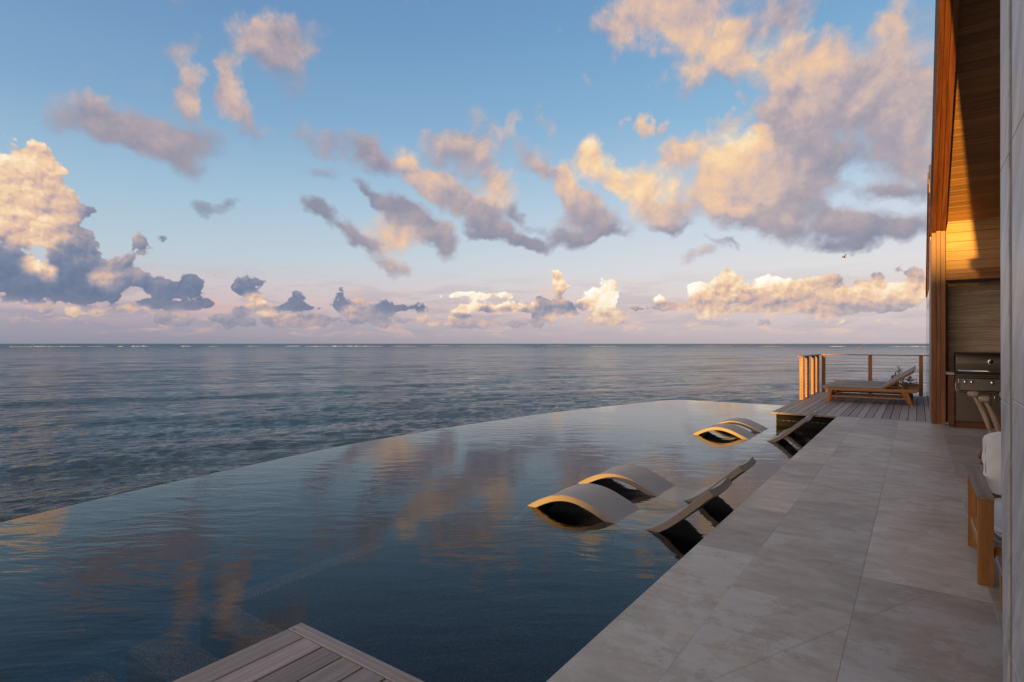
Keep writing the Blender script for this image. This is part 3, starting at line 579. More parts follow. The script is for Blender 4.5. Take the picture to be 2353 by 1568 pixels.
# ensure the surface faces up
if pw.data.polygons[0].normal.z < 0: pw.data.flip_normals()
def outset(pts, d):
    o = []
    for i, p in enumerate(pts):
        a = Vector(pts[max(i-1, 0)]); b = Vector(pts[min(i+1, len(pts)-1)]); t = (b-a).normalized(); n = Vector((-t.y, t.x)); o.append((p[0]+n.x*d, p[1]+n.y*d))
    return o
rim = [(-6.15, -5.0)] + edge[1:]
o1 = outset(rim, .05); i1 = outset(rim, -.16); nn = len(rim)
mb = MB(); vs = [(x, y, WZ-.008) for x, y in o1] + [(x, y, WZ-.022) for x, y in i1] + [(x, y, -1.75) for x, y in i1] + [(x, y, -3.0) for x, y in o1]
fs = []
for k in range(nn-1):
    fs += [(k, k+1, nn+k+1, nn+k), (nn+k, nn+k+1, 2*nn+k+1, 2*nn+k), (k, k+1, 3*nn+k+1, 3*nn+k)]
mb.add(vs, fs); tag(mb.build('pool_rim', M['shelf']), kind='structure')
mb = MB(); mb.add([(x, y, -1.72) for x, y in outline], [tuple(range(len(outline)))]); o = mb.build('pool_floor', M['deep']); tag(o, kind='structure')
mb = MB(); mb.box(-6.6, -1.2, -5.3, -4.99, -1.8, .0); tag(mb.build('pool_end_wall', M['darkwall']), kind='structure')
mb = MB(); mb.box(-4.20, -1.256, 2.0, 12.62, -1.71, -.50, bev=.02); tag(mb.build('pool_shelf', M['shelf']), kind='structure')
mb = MB()
mb.box(-4.23, -4.03, 1.97, 3.6, -.54, -.494, bev=.012); mb.box(-4.23, -2.6, 1.97, 2.17, -.54, -.4935, bev=.012)
mb.box(-4.55, -1.4, 1.66, 1.995, -1.7, -.75, bev=.02); mb.box(-4.90, -1.4, 1.30, 1.655, -1.7, -1.00, bev=.02); mb.box(-5.2, -1.4, .9, 1.295, -1.7, -1.25, bev=.02)
tag(mb.build('pool_steps', M['step']), kind='structure')

# ================================================================== THE HOUSE
SL = .5; RIDGE_Y = 7.3
def zroof(y, z0=3.35, y0=12.34): return z0 + SL*(y0-y) if y >= RIDGE_Y else z0 + SL*(y0-(2*RIDGE_Y-y))
house = thing('beach_house', (.3, 12.5, 0), 'cedar beach house with tall gabled porch roof and stone walls along the terrace', 'house')
def H_(mb, name, mt, label=None, parent=None): return mb.build(name, mt, parent or house, label)
def post(x0, y, top, w=(.062, .064, .068), h=.0):
    """laminated upright of three boards stepping back"""
    mb = MB(); x = x0
    for k, ww in enumerate(w):
        mb.box(x, x+ww-.002, y+(.0, .012, .004)[k], y+.24, h, top+(0, .03, .02)[k], bev=.003, tone=.3+.2*k); x += ww
    return mb
H_(post(.21, 12.34, 3.34), 'post', M['cedar_z'], 'front corner post of three upright cedar boards')
# rafters (barge boards) in pairs, three laminations, seen from below
def rafter(x0, ys, z0, y0, ridge, widths=(.062, .064, .068), depth=.30, near=False):
    mb = MB(); x = x0
    for k, ww in enumerate(widths):
        up = (0, .03, .02)[k]
        for side in (1, -1):
            if side < 0 and not near: continue
            yE = y0 if side > 0 else 2*ridge-y0
            zE = z0+up; zR = z0+up+SL*abs(y0-ridge)
            pts = [(yE+side*.25, zE-SL*.25*1), (ridge, zR), (ridge, zR+depth), (yE+side*.25, zE-SL*.25+depth)] if side > 0 else [(yE-.25, zE-SL*.25), (yE-.25, zE-SL*.25+depth), (ridge, zR+depth), (ridge, zR)]
            if side > 0: pts = [(yE, zE), (ridge, zR), (ridge, zR+depth), (yE+.25, zE-SL*.25+depth), (yE+.25, zE-SL*.25+.12), (yE, zE+.0)][:5]
            mb.prism(pts, 'x', x, x+ww-.003, bev=.002, tone=.25+.25*k)
        x += ww
    return mb
H_(rafter(.21, None, 3.35, 12.34, RIDGE_Y, near=True), 'barge_board', M['cedar_y'], 'raking cedar barge boards meeting at the ridge')
# zinc roof edge outside the barge boards
def zb(y): return zroof(y) + .14
mb = MB()
mb.prism([(12.60, zb(12.60)-.02), (RIDGE_Y, zb(RIDGE_Y)), (2.0, zb(2.0)-.02), (2.0, zb(2.0)+.20), (RIDGE_Y, zb(RIDGE_Y)+.22), (12.60, zb(12.60)+.20)], 'x', .182, .2095, bev=.002)
H_(mb, 'roof_edge', M['dark_metal'])
mb = MB(); mb.prism([(12.58, zb(12.58)-.035), (RIDGE_Y, zb(RIDGE_Y)-.015), (2.02, zb(2.02)-.035), (2.02, zb(2.02)-.022), (RIDGE_Y, zb(RIDGE_Y)-.002), (12.58, zb(12.58)-.022)], 'x', .186, .2095); H_(mb, 'drip_trim', M['chrome'])
# roof skin and planked soffit
def soffit(y0, y1, x0, x1, off, name, ridge=RIDGE_Y):
    mb = MB(); n = int(abs(y1-y0)/.128); 
    for k in range(n):
        ya = y0+(y1-y0)*k/n; yb = y0+(y1-y0)*(k+1)/n; s_ = 1 if y1 > y0 else -1
        za, zb_ = zroof(ya)+off, zroof(yb)+off; g = .004
        mb.prism([(ya+g*s_, za-g*SL*(1 if ya >= ridge else -1)*s_), (yb-g*s_, zb_+g*SL*(1 if yb >= ridge else -1)*s_), (yb-g*s_, zb_+.03), (ya+g*s_, za+.03)], 'x', x0, x1, bev=.002)
    return mb
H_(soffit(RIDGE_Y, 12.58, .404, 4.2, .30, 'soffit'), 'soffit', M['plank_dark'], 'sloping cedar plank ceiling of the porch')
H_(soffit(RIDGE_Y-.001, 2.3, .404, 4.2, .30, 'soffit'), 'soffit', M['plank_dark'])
mb = MB()
mb.prism([(12.95, zroof(12.95)+.345), (RIDGE_Y, zroof(RIDGE_Y)+.345), (1.75, zroof(1.75)+.345), (1.75, zroof(1.75)+.45), (RIDGE_Y, zroof(RIDGE_Y)+.46), (12.95, zroof(12.95)+.45)], 'x', .212, 4.6)
H_(mb, 'roof', M['shingle'])
# gable end wall of pale planks above the beam
mb = MB(); z = 2.694; ztop = zroof(12.56)+.33
while z < ztop-.02:
    z2 = min(z+.163, ztop); mb.box(.404, 4.2, 12.56, 12.60, z, z2-.004, bev=.0025); z = z2
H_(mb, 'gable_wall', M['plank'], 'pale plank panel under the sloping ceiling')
mb = MB(); mb.box(.404, 4.2, 12.46, 12.70, 2.612, 2.69, bev=.003); mb.box(.37, 4.2, 12.40, 12.70, 2.50, 2.606, bev=.004); H_(mb, 'beam', M['cedar_x'], 'cedar beam over the grill niche')
# stone niche
mb = MB(); mb.box(.415, 4.2, 12.86, 13.1, .0, 2.60); H_(mb, 'niche_wall', M['travertine'], 'banded brown travertine wall of the grill niche')
mb = MB(); mb.box(.404, .435, 12.585, 12.858, 0, 2.50); H_(mb, 'niche_jamb', M['cedar_z'])
# side wall running on towards the second gable
mb = MB(); z = 0
while z < 3.0:
    mb.box(.198, .43, 13.105, 13.75, z, z+.42, bev=.003); z += .424
H_(mb, 'stone_return', M['pier'], 'pale stone return behind the corner post')
mb = MB(); mb.box(.200, .212, 12.584, 13.10, 0.0, 3.3, bev=.002); H_(mb, 'corner_trim', M['cedar_z'])
mb = MB(); mb.box(.24, .30, 13.755, 18.4, 0, 3.2); H_(mb, 'side_wall', M['clad'])
w = MB(); w.box(.205, .2395, 14.2, 18.0, .05, 2.6, bev=.004); wf = H_(w, 'sliding_door', M['cedar_z'])
g_ = MB()
for k in range(3): g_.box(.200, .2045, 14.3+k*1.25, 15.4+k*1.25, .16, 2.5)
g_.build('pane', M['glass'], wf)
# second gable: post, barge boards, roof
H_(post(.205, 18.50, 2.60), 'post', M['cedar_z'], 'far corner post at the end of the deck')
def raf2(x0, x1, y0, z0, ridge, mt, name, dz=0, dep=.30):
    mb = MB(); pts = [(y0, z0+dz), (ridge, z0+dz+.62*(y0-ridge)), (ridge, z0+dz+.62*(y0-ridge)+dep), (y0+.2, z0+dz-.12+dep), (y0+.2, z0+dz-.1)]
    mb.prism(pts, 'x', x0, x1, bev=.003); return H_(mb, name, mt)
raf2(.205, .40, 18.50, 2.62, 15.2, M['cedar_y'], 'barge_board')
raf2(.186, .2045, 18.60, 2.62, 15.2, M['dark_metal'], 'roof_edge', .12, .26)
mb = MB(); mb.prism([(18.75, 2.8), (15.2, 5.15), (12.9, 3.75), (12.9, 3.85), (15.2, 5.27), (18.75, 2.92)], 'x', .21, 4.6); H_(mb, 'roof', M['shingle'])
mb = MB(); mb.box(.44, 4.4, 13.2, 18.45, 0, 2.75); H_(mb, 'room_wall', M['clad'])
# back wall of the porch
mb = MB(); mb.box(4.2, 4.4, 2.2, 13.1, 0, 3.6); mb.prism([(2.2, 3.6), (12.7, 3.6), (RIDGE_Y, 6.1)], 'x', 4.2, 4.4); H_(mb, 'back_wall', M['render'])
# near stone wall beside the camera: end slab, filler strip, long slabs
mb = MB()
def slab(ya, yb, z0, z1, bx0=.2, bx1=.62, bev=.003): 
    # the end face rakes back slightly towards its foot
    f = lambda y, z: y - (.10*(1-min(1, z/1.4)) if y > 2.1 else 0)
    vs = [(bx0, ya, z0), (bx1, ya, z0), (bx1, f(yb, z0), z0), (bx0, f(yb, z0), z0), (bx0, ya, z1), (bx1, ya, z1), (bx1, f(yb, z1), z1), (bx0, f(yb, z1), z1)]
    b = bmesh.new(); V = [b.verts.new(v) for v in vs]
    for q in ((0, 3, 2, 1), (4, 5, 6, 7), (0, 1, 5, 4), (1, 2, 6, 5), (2, 3, 7, 6), (3, 0, 4, 7)): b.faces.new([V[i] for i in q])
    bmesh.ops.bevel(b, geom=b.edges[:], offset=bev, segments=1, affect='EDGES'); mb.bm(b)
zz = [0, .57, 1.236, 1.91, 2.58, 3.34]
for a, b in zip(zz[:-1], zz[1:]): slab(2.012, 2.2, a, b-.0015, bev=.0015)
for ya in (1.06, .16, -.74, -1.64, -2.54, -3.44):
    for a, b in zip([z_+(.0 if z_ in (0, 3.34) else .02) for z_ in zz[:-1]], [z_+(.0 if z_ in (0, 3.34) else .02) for z_ in zz[1:]]): slab(ya, ya+.8985 if ya < 1 else 1.944, a, b-.0015, bev=.0015)
H_(mb, 'stone_wall', M['pier'], 'tall veined grey stone wall close beside the viewer')
mb = MB(); mb.box(.2035, .6, 1.9445, 2.0115, 0, 3.34); H_(mb, 'filler_strip', M['joint'])
mb = MB(); mb.box(.25, .6, -3.4, 2.05, -.02, 3.33); H_(mb, 'wall_core', M['render'])
# lower wing of the house behind the viewer (walls, parapet roof)
mb = MB(); mb.box(.62, 6, -3.4, 2.1, 0, 3.34); H_(mb, 'wing_wall', M['clad'])
mb = MB(); mb.box(.05, 6.2, -3.6, 1.74, 3.345, 3.5, bev=.01); H_(mb, 'wing_roof', M['shingle'])

# unseen building added far behind the viewer, sized to keep low sun off the terrace
NX = -2.75 - math.tan(SUN_AZ)*65; NYv = -60
NH = 3.0 + math.tan(SUN_EL)*72
sun_blocker = thing('sun_blocker', (NX+9, NYv-5, -1.3), 'unseen building added behind the terrace to block the low sun', 'house')
mb = MB(); mb.box(NX, NX+60, NYv-9, NYv, -1.3, NH-1.5); mb.build('wall', M['render'], sun_blocker)
mb = MB(); e = .0
mb.add([(NX, NYv+.0, NH-1.49), (NX+60, NYv, NH-1.49), (NX+60, NYv-9, NH-1.49), (NX, NYv-9, NH-1.49), (NX, NYv-3, NH), (NX+60, NYv-3, NH), (NX+60, NYv-6, NH), (NX, NYv-6, NH)], [(0, 1, 5, 4), (4, 5, 6, 7), (2, 3, 7, 6), (0, 4, 7, 3), (1, 2, 6, 5), (0, 3, 2, 1)])
mb.build('roof', M['shingle'], sun_blocker)
for k in range(6):
    mb = MB(); x = NX+3+k*5; mb.box(x, x+1.4, NYv+.002, NYv+.06, .2, 2.2, bev=.01); wi = mb.build('window', M['cedar_z'], sun_blocker)
    mb = MB(); mb.box(x+.1, x+1.3, NYv+.0605, NYv+.066, .3, 2.1); mb.build('pane', M['glass'], wi)

# ================================================================== TIMBER DECKS
def board_deck(root, x0, x1, y0, y1, front, board=.135, gap=.008, side=None):
    """boards along Y with a border board along the front (y = front edge) ; top at z = 0"""
    mb = MB(); bw = .075
    lo, hi = (y0+bw+.004, y1) if front == 'lo' else (y0, y1-bw-.004)
    x = x0
    while x < x1-.02:
        xe = min(x+board, x1); mb.box(x, xe-gap, lo, hi, -.032, random.uniform(-.0012, .0012), bev=.003); x = xe
    mb.build('boards', M['deck'], root)
    mb = MB()
    if front == 'lo': mb.box(x0, x1, y0, y0+bw, -.034, .0015, bev=.003)
    else: mb.box(x0, x1, y1-bw, y1, -.034, .0015, bev=.003)
    mb.build('border_board', M['deck_x'], root)
dk = thing('timber_deck', (-1.1, 15.6, 0), 'grey timber deck at the far end of the pool, dark wall under it', 'deck', 'timber decks built out over the pool')
board_deck(dk, -2.43, .238, 12.50, 18.78, 'lo')
mb = MB(); mb.box(-2.35, -1.246, 12.60, 12.75, -1.7, -.036); mb.box(-2.35, -2.2, 12.75, 18.7, -2.6, -.036); mb.box(-2.2, .23, 18.5, 18.7, -2.6, -.036); mb.build('support_wall', M['darkwall'], dk)
for k in range(9):
    mb = MB(); mb.lathe([(.007, 0), (.007, .0035)], (-2.28+k*.13, 12.4965, -.016), 8, 'y'); mb.build('screw', M['dark_metal'], dk)
dn = thing('timber_deck', (-1.9, 0, 0), 'grey weathered timber deck corner in the near foreground over the dark water', 'deck', 'timber decks built out over the pool')
board_deck(dn, -2.513, -1.256, -1.6, 1.695, 'hi', board=.142)
mb = MB(); mb.box(-2.44, -1.27, -1.6, 1.62, -1.2, -.036); mb.build('support_wall', M['darkwall'], dn)
mb = MB(); mb.tube([(-2.475, 1.628, -.001), (-2.475, 1.628, .0022)], .0055, 8); mb.build('screw', M['dark_metal'], dn)

# ================================================================== CABLE RAILING
rl = thing('cable_railing', (-2.34, 18.64, 0), 'wooden post and steel cable railing round the sea side of the far deck', 'railing')
def rpost(x, y, fit, side):
    mb = MB(); mb.box(x-.045, x+.045, y, y+.09, .0, 1.058, bev=.006, seg=2); mb.box(x-.035, x+.035, y+.01, y+.08, 1.058, 1.070)
    p = mb.build('post', M['teak_z'], rl)
    for k in range(11):
        z = .088+k*.0892; mb = MB()
        if fit: mb.lathe([(.004, 0), (.010, -.003), (.012, -.010), (.007, -.016)], (x, y+.001, z), 10, 'y')
        else: mb.lathe([(.006, 0), (.006, -.003)], (x, y, z), 8, 'y') if side == 'y' else mb.lathe([(.006, 0), (.006, .003)], (x+.045, y+.045, z), 8, 'x')
        mb.build('cable_fitting', M['chrome'], p)
for (x, y, f) in [(-2.335, 15.61, 1), (-2.335, 16.47, 0), (-2.335, 17.50, 0), (-2.33, 18.30, 1)]: rpost(x, y, f, 'y')
for x in (-2.215, -1.065, .085): rpost(x, 18.66, 0, 'x')
mb = MB(); mb.box(-2.42, -2.275, 15.50, 18.78, 1.070, 1.097, bev=.005); mb.box(-2.274, .238, 18.635, 18.78, 1.070, 1.097, bev=.005); mb.build('top_rail', M['cedar_x'], rl)
for k in range(11):
    z = .088+k*.0892
    mb = MB(); mb.tube([(-2.335, 15.63, z), (-2.33, 18.35, z)], .0032, 6); mb.build('cable', M['wire'], rl)
    mb = MB(); mb.tube([(-2.24, 18.705, z), (.205, 18.705, z)], .0034, 6); mb.build('cable', M['wire'], rl)

# ================================================================== CHAISE ON THE DECK
ch = thing('sun_lounger', (-.9, 15.85, 0), 'slatted teak sun lounger with raised back, foremost of three on the far deck', 'sun lounger', 'teak sun loungers side by side on the far deck')
Y0, Y1 = 15.50, 16.22
mb = MB()
for k in range(4):
    a = Y0+.0+k*.184; mb.box(-1.86, -.64, a, a+.165, .362, .382, bev=.003)
mb.build('seat_boards', M['teak_grey'], ch)
mb = MB(); ang = math.atan2(.80-.37, .62)
Mb = Matrix.Translation((-.655, 0, .368)) @ Matrix.Rotation(-ang, 4, 'Y')
for k in range(4):
    a = Y0+.012+k*.18; mb.box(0, .765, a, a+.160, .0, .020, bev=.003, M=Mb)
bk = mb.build('backrest', M['teak_grey'], ch)
mb = MB()
for a in (Y0+.02, Y0+.34, Y1-.05): mb.box(.02, .72, a, a+.03, -.032, -.001, bev=.003, M=Mb)
for a in (.06, .35, .66): mb.box(a, a+.05, Y0+.05, Y1-.04, -.026, -.002, M=Mb)
mb.build('back_frame', M['teak_x'], bk)
for y in (Y0+.09, Y1-.12):
    mb = MB(); mb.tube([(-.39, y, .50), (-.16, y, .345)], .005, 6); mb.build('prop_rod', M['chrome'], ch)
for y in (Y0, Y1-.035):
    mb = MB(); mb.prism([(-1.885, .352), (-1.86, .361), (.03, .361), (.03, .335), (-.02, .292), (-1.74, .285)], 'y', y, y+.035, bev=.003); mb.build('side_beam', M['teak_x'], ch)
for y in (Y0+.22, Y0+.46):
    mb = MB(); mb.box(-.68, .035, y, y+.035, .31, .358, bev=.003); mb.build('inner_rail', M['teak_x'], ch)
for (y, s_) in ((Y0+.005, 1), (Y1-.075, -1)):
    mb = MB(); mb.prism([(-1.745, .291), (-1.655, .291), (-1.715, 0), (-1.79, 0)], 'y', y, y+.06, bev=.004); mb.build('leg', M['teak_z'], ch)
    mb = MB(); mb.prism([(-.285, .291), (-.155, .291), (-.075, 0), (-.145, 0)], 'y', y, y+.06, bev=.004); mb.build('leg', M['teak_z'], ch)
    mb = MB(); mb.box(-1.70, -.215, y+.012, y+.05, .128, .158, bev=.003); mb.build('stretcher', M['teak_x'], ch)
mb = MB(); mb.box(-.25, -.19, Y0+.06, Y1-.06, .15, .27, bev=.003); mb.box(-1.70, -1.67, Y0+.06, Y1-.06, .15, .27, bev=.003); mb.build('cross_rail', M['teak_y'], ch)

for dy_, lab in ((1.0, 'slatted teak sun lounger in the middle of three on the far deck'), (1.98, 'rearmost slatted teak sun lounger, next to the far railing')):
    c = copy_tree(ch); c.location = (-.9, 15.85+dy_, 0); c['label'] = lab

# ================================================================== IN-WATER LOUNGERS
def catmull(pts, n):
    P = [Vector(p) for p in pts]; P = [2*P[0]-P[1]]+P+[2*P[-1]-P[-2]]; out = []
    for i in range(1, len(P)-2):
        for k in range(n):
            t = k/n; out.append(.5*((2*P[i])+(-P[i-1]+P[i+1])*t+(2*P[i-1]-5*P[i]+4*P[i+1]-P[i+2])*t*t+(-P[i-1]+3*P[i]-3*P[i+1]+P[i+2])*t**3))
    out.append(P[-2]); return out
LP = [(-3.46, -.47), (-3.37, -.36), (-3.29, -.281), (-3.20, -.222), (-3.10, -.170), (-2.98, -.124), (-2.85, -.100), (-2.72, -.106), (-2.60, -.135), (-2.48, -.182), (-2.38, -.228), (-2.28, -.277), (-2.18, -.297), (-2.08, -.296), (-1.99, -.271), (-1.90, -.228), (-1.80, -.162), (-1.70, -.078), (-1.60, .012), (-1.52, .086), (-1.433, .163)]
def lounger_mesh():
    P = catmull([(x, z) for x, z in LP], 4); n = len(P)
    T = [(P[min(i+1, n-1)]-P[max(i-1, 0)]).normalized() for i in range(n)]
    N_ = [Vector((-t.y, t.x)) for t in T]
    th = [.066+.004*max(0, min(1, (p.x+2.0)/.3)) for p in P]
    W_ = .585; ys = [0, .006, .020, .12, .29, .465, .565, .579, .585]
    rows = []
    for i in range(n):
        ring = []
        for y in ys:
            e = .008 if y in (0, .585) else (.002 if y in (.006, .579) else 0); dish = (.010+.010*max(0, min(1, (P[i].x+2.0)/.55)))*(1-abs((y-.2925)/.2925)**2)
            ring.append((P[i]-N_[i]*(e+dish), y))
        for y in reversed(ys):
            e = .008 if y in (0, .585) else (.002 if y in (.006, .579) else 0)
            dish = (.004+.010*max(0, min(1, (P[i].x+2.0)/.55)))*(1-abs((y-.2925)/.2925)**2)
            ring.append((P[i]-N_[i]*(th[i]-e+dish), y))
        rows.append(ring)
    V = [(q.x, y, q.y) for ring in rows for q, y in ring]; m_ = len(rows[0])
    F = [(i*m_+j, i*m_+(j+1) % m_, (i+1)*m_+(j+1) % m_, (i+1)*m_+j) for i in range(n-1) for j in range(m_)]
    F += [tuple(range(m_)), tuple((n-1)*m_+j for j in range(m_))]
    return V, F, P, N_, th
V, F, LPp, LN, Lth = lounger_mesh()
lg = thing('pool_lounger', (-2.35, 4.855, WZ), 'sculpted wave lounger nearest the viewer, standing in the shallow pool', 'pool lounger', 'wave loungers standing in the shallow pool')
mb = MB(); mb.add([(x, y+4.855, z) for x, y, z in V], F, smooth=True); sh = mb.build('shell', M['lounger'], lg); autosmooth(sh, 40)
mb = MB(); mb.prism([(-2.30, -.335), (-2.02, -.345), (-1.98, -.52), (-2.34, -.52)], 'y', 4.90, 5.39, bev=.01); mb.box(-3.5, -3.40, 4.90, 5.39, -.52, -.46); mb.build('foot', M['lounger'], sh)
for dx_, y_, lab in [(-.035, 5.985, 'sculpted wave lounger standing in the pool just behind the nearest one'), (-.10, 10.45, 'nearer of the two far wave loungers, its edge lit gold'), (-.10, 11.43, 'farthest wave lounger in the pool, partly hidden behind its neighbour')]:
    c = copy_tree(lg); c.location = (-2.35+dx_, y_, WZ); c['label'] = lab

# ================================================================== GRILL AND COUNTER
ct = thing('kitchen_counter', (.47, 12.4, 0), 'stone topped outdoor counter with dark red wood cladding beside the grill', 'counter')
mb = MB(); z = .0
mb.box(.444, .508, 11.985, 12.84, .0, .05)
z = .052
while z < .86:
    z2 = min(z+.104, .874); mb.box(.435, .508, 11.965, 12.0, z, z2-.004, bev=.002); mb.box(.431, .4345, 11.97, 12.84, z, z2-.004, bev=.0015); z = z2
mb.box(.44, .505, 12.002, 12.84, .05, .874); mb.build('cladding', M['clad'], ct)
mb = MB(); mb.box(.40, .511, 11.94, 12.85, .878, .910, bev=.004); mb.box(1.44, 2.6, 11.94, 12.85, .878, .910, bev=.004); mb.build('worktop', M['pier'], ct)
mb = MB(); mb.box(1.45, 2.6, 11.985, 12.84, 0, .874); mb.build('cabinet', M['clad'], ct)
mb = MB(); mb.box(.509, 1.449, 12.04, 12.84, 0, .10); mb.build('plinth', M['clad'], ct)

gl_ = thing('barbecue_grill', (.97, 12.3, 0), 'built-in stainless steel barbecue grill with closed hood and two doors below', 'grill')
GX0, GX1 = .518, 1.432
mb = MB(); mb.box(GX0, GX1, 12.02, 12.72, .105, .86, bev=.004); mb.build('body', M['steel'], gl_)
# hood: rounded front
prof = [(12.00, .895), (11.985, .93), (11.985, 1.08)]
for k in range(9):
    a = math.pi/2*k/8; prof.append((12.165-.18*math.cos(a), 1.075+.18*math.sin(a)))
prof += [(12.60, 1.255), (12.68, 1.20), (12.70, .895)]
mb = MB(); mb.prism(prof, 'x', GX0+.008, GX1-.008, bev=.003); hd = mb.build('hood', M['steel'], gl_); autosmooth(hd, 25)
mb = MB(); mb.tube([(.555, 11.935, .950), (1.395, 11.935, .950)], .0105, 12); mb.box(.562, .580, 11.935, 11.99, .942, .958); mb.box(1.37, 1.388, 11.935, 11.99, .942, .958); mb.build('handle', M['chrome'], hd)
mb = MB(); mb.lathe([(.044, 0), (.044, -.012), (.038, -.016), (.0, -.016)], (.975, 11.984, 1.10), 28, 'y'); tg = mb.build('thermometer', M['chrome'], hd)
mb = MB(); mb.lathe([(.031, 0), (.031, -.0015)], (.975, 11.967, 1.10), 24, 'y'); mb.build('dial', M['black'], tg)
mb = MB()
for (a, b) in ((.868, .893), (.838, .862)): mb.box(GX0, GX1, 11.985, 12.02, a, b, bev=.003)
mb.build('lid_ledge', M['steel'], gl_)
mb = MB(); mb.prism([(12.02, .832), (11.96, .825), (11.925, .635), (11.94, .615), (12.02, .612)], 'x', GX0+.065, GX1-.065, bev=.003); cp = mb.build('control_panel', M['steel'], gl_)
mb = MB(); mb.prism([(12.02, .832), (11.975, .828), (11.945, .635), (11.955, .618), (12.02, .615)], 'x', GX0, GX0+.063, bev=.003); mb.prism([(12.02, .832), (11.975, .828), (11.945, .635), (11.955, .618), (12.02, .615)], 'x', GX1-.063, GX1, bev=.003); mb.build('end_cap', M['chrome'], gl_)
for x in (.645, .730, .985, 1.24, 1.325):
    mb = MB(); mb.lathe([(.030, 0), (.032, -.006), (.026, -.012), (.022, -.036), (.018, -.041), (0, -.042)], (x, 11.953, .768), 24, 'y'); mb.box(x-.003, x+.003, 11.905, 11.913, .752, .786, bev=.001); mb.build('knob', M['chrome'], cp)
for z in (.806, .785, .764):
    mb = MB(); mb.lathe([(.0085, 0), (.0085, -.006), (.006, -.009), (0, -.009)], (.567, 11.972-(.806-z)*.16, z), 14, 'y'); mb.build('button', M['chrome'], gl_)
mb = MB(); mb.box(.86, .955, 11.937, 11.945, .662, .685, bev=.002); mb.build('badge', M['black'], cp)
mb = MB(); mb.box(.59, 1.37, 11.915, 11.932, .607, .622, bev=.004); mb.build('drip_lip', M['chrome'], gl_)
for (a, b, hx) in ((GX0+.006, .972, .93), (.978, GX1-.006, 1.02)):
    mb = MB(); mb.box(a, b, 11.992, 12.018, .115, .592, bev=.004); d_ = mb.build('door', M['steel'], gl_)
    mb = MB(); mb.tube([(hx, 11.965, .47), (hx, 11.965, .575)], .007, 10); mb.box(hx-.005, hx+.005, 11.965, 11.993, .478, .488); mb.box(hx-.005, hx+.005, 11.965, 11.993, .557, .567); mb.build('handle', M['chrome'], d_)
for z in (.16, .55):
    mb = MB(); mb.tube([(GX0-.003, 12.0, z-.02), (GX0-.003, 12.0, z+.02)], .007, 8); mb.build('hinge', M['chrome'], gl_)
mb = MB(); mb.box(GX0, GX1, 12.03, 12.7, .012, .104); mb.build('kick_panel', M['clad'], gl_)

# ================================================================== ARMCHAIR
def cushion(mb, x0, x1, y0, y1, z0, z1, p=5.0, M_=None, amp=.006, seed=1, n=26):
    rs = np.random.RandomState(seed); b = bmesh.new(); bmesh.ops.create_cube(b, size=2); bmesh.ops.subdivide_edges(b, edges=b.edges[:], cuts=n, use_grid_fill=True)
    ph = rs.rand(6)*6
    for v in b.verts:
        c = v.co; l = (abs(c.x)**p+abs(c.y)**p+abs(c.z)**p)**(1/p); q = c/l
        w = amp*(math.sin(q.x*9+ph[0]+3*q.z)*math.sin(q.z*7+ph[1])+.6*math.sin(q.y*11+q.x*5+ph[2])+.5*math.sin(13*q.x-9*q.z+ph[3]))
        s_ = Vector(((x1-x0)/2, (y1-y0)/2, (z1-z0)/2))
        v.co = Vector(((x0+x1)/2+q.x*s_.x, (y0+y1)/2+q.y*s_.y, (z0+z1)/2+q.z*s_.z)) + q*w
    if M_ is not None: bmesh.ops.transform(b, matrix=M_, verts=b.verts)
    mb.bm(b, smooth=True); return mb
ac = thing('armchair', (.66, 4.7, 0), 'teak armchair with broad plank arms and thick white cushions behind the stone wall', 'armchair')
for (a, s_) in ((.281, 1), (1.020, -1)):
    mb = MB(); mb.box(a+.004, a+.080, 4.250, 5.26, .496, .520, bev=.0015); mb.build('armrest', M['teak_grey_y'], ac)
    mb = MB(); mb.box(a+.005, a+.079, 4.251, 4.280, 0, .4955, bev=.0015); mb.build('leg', M['teak_z'], ac)
    mb = MB(); mb.box(a+.005, a+.079, 5.02, 5.05, 0, .4955, bev=.0015); mb.build('leg', M['teak_z'], ac)
    mb = MB(); mb.box(a+.02, a+.055, 4.2805, 5.019, .155, .215, bev=.003); mb.build('side_rail', M['teak_y'], ac)
mb = MB(); mb.box(.362, 1.022, 4.30, 4.335, .155, .215, bev=.003); mb.box(.362, 1.022, 5.0, 5.035, .155, .30, bev=.003); mb.build('seat_frame', M['teak_x'], ac)
mb = MB(); cushion(mb, .362, 1.018, 4.29, 5.0, .205, .252, 9, amp=.001, seed=3, n=14); mb.build('woven_seat', M['rope'], ac)
mb = MB(); cushion(mb, .363, 1.016, 4.27, 5.02, .252, .378, 5.0, amp=.004, seed=5); mb.build('seat_cushion', M['canvas'], ac)
Mc = Matrix.Translation((0, 5.02, .37)) @ Matrix.Rotation(R(-10), 4, 'X') @ Matrix.Translation((0, -5.02, -.37))
mb = MB(); cushion(mb, .365, 1.0, 4.86, 5.06, .372, .805, 5.6, M_=Mc, amp=.0045, seed=8)
bc = mb.build('back_cushion', M['canvas'], ac)
def piping(x0, x1, y, z0, z1, M_, par, p=5.6):
    cx, cz, a, b = (x0+x1)/2, (z0+z1)/2, (x1-x0)/2-.006, (z1-z0)/2-.006; pts = []
    for k in range(73):
        t = 2*math.pi*k/72; c, s_ = math.cos(t), math.sin(t); l = (abs(c)**p+abs(s_)**p)**(1/p); pts.append(M_ @ Vector((cx+a*c/l, y, cz+b*s_/l)) if M_ is not None else Vector((cx+a*c/l, y, cz+b*s_/l)))
    mb = MB(); mb.tube(pts, .0042, 6, cap=False); mb.build('piping', M['canvas'], par)
piping(.365, 1.0, 4.897, .372, .805, Mc, bc)
mb = MB(); mb.box(.40, .98, 5.12, 5.15, .30, .62, bev=.004, M=Mc); mb.build('back_panel', M['rope'], ac)

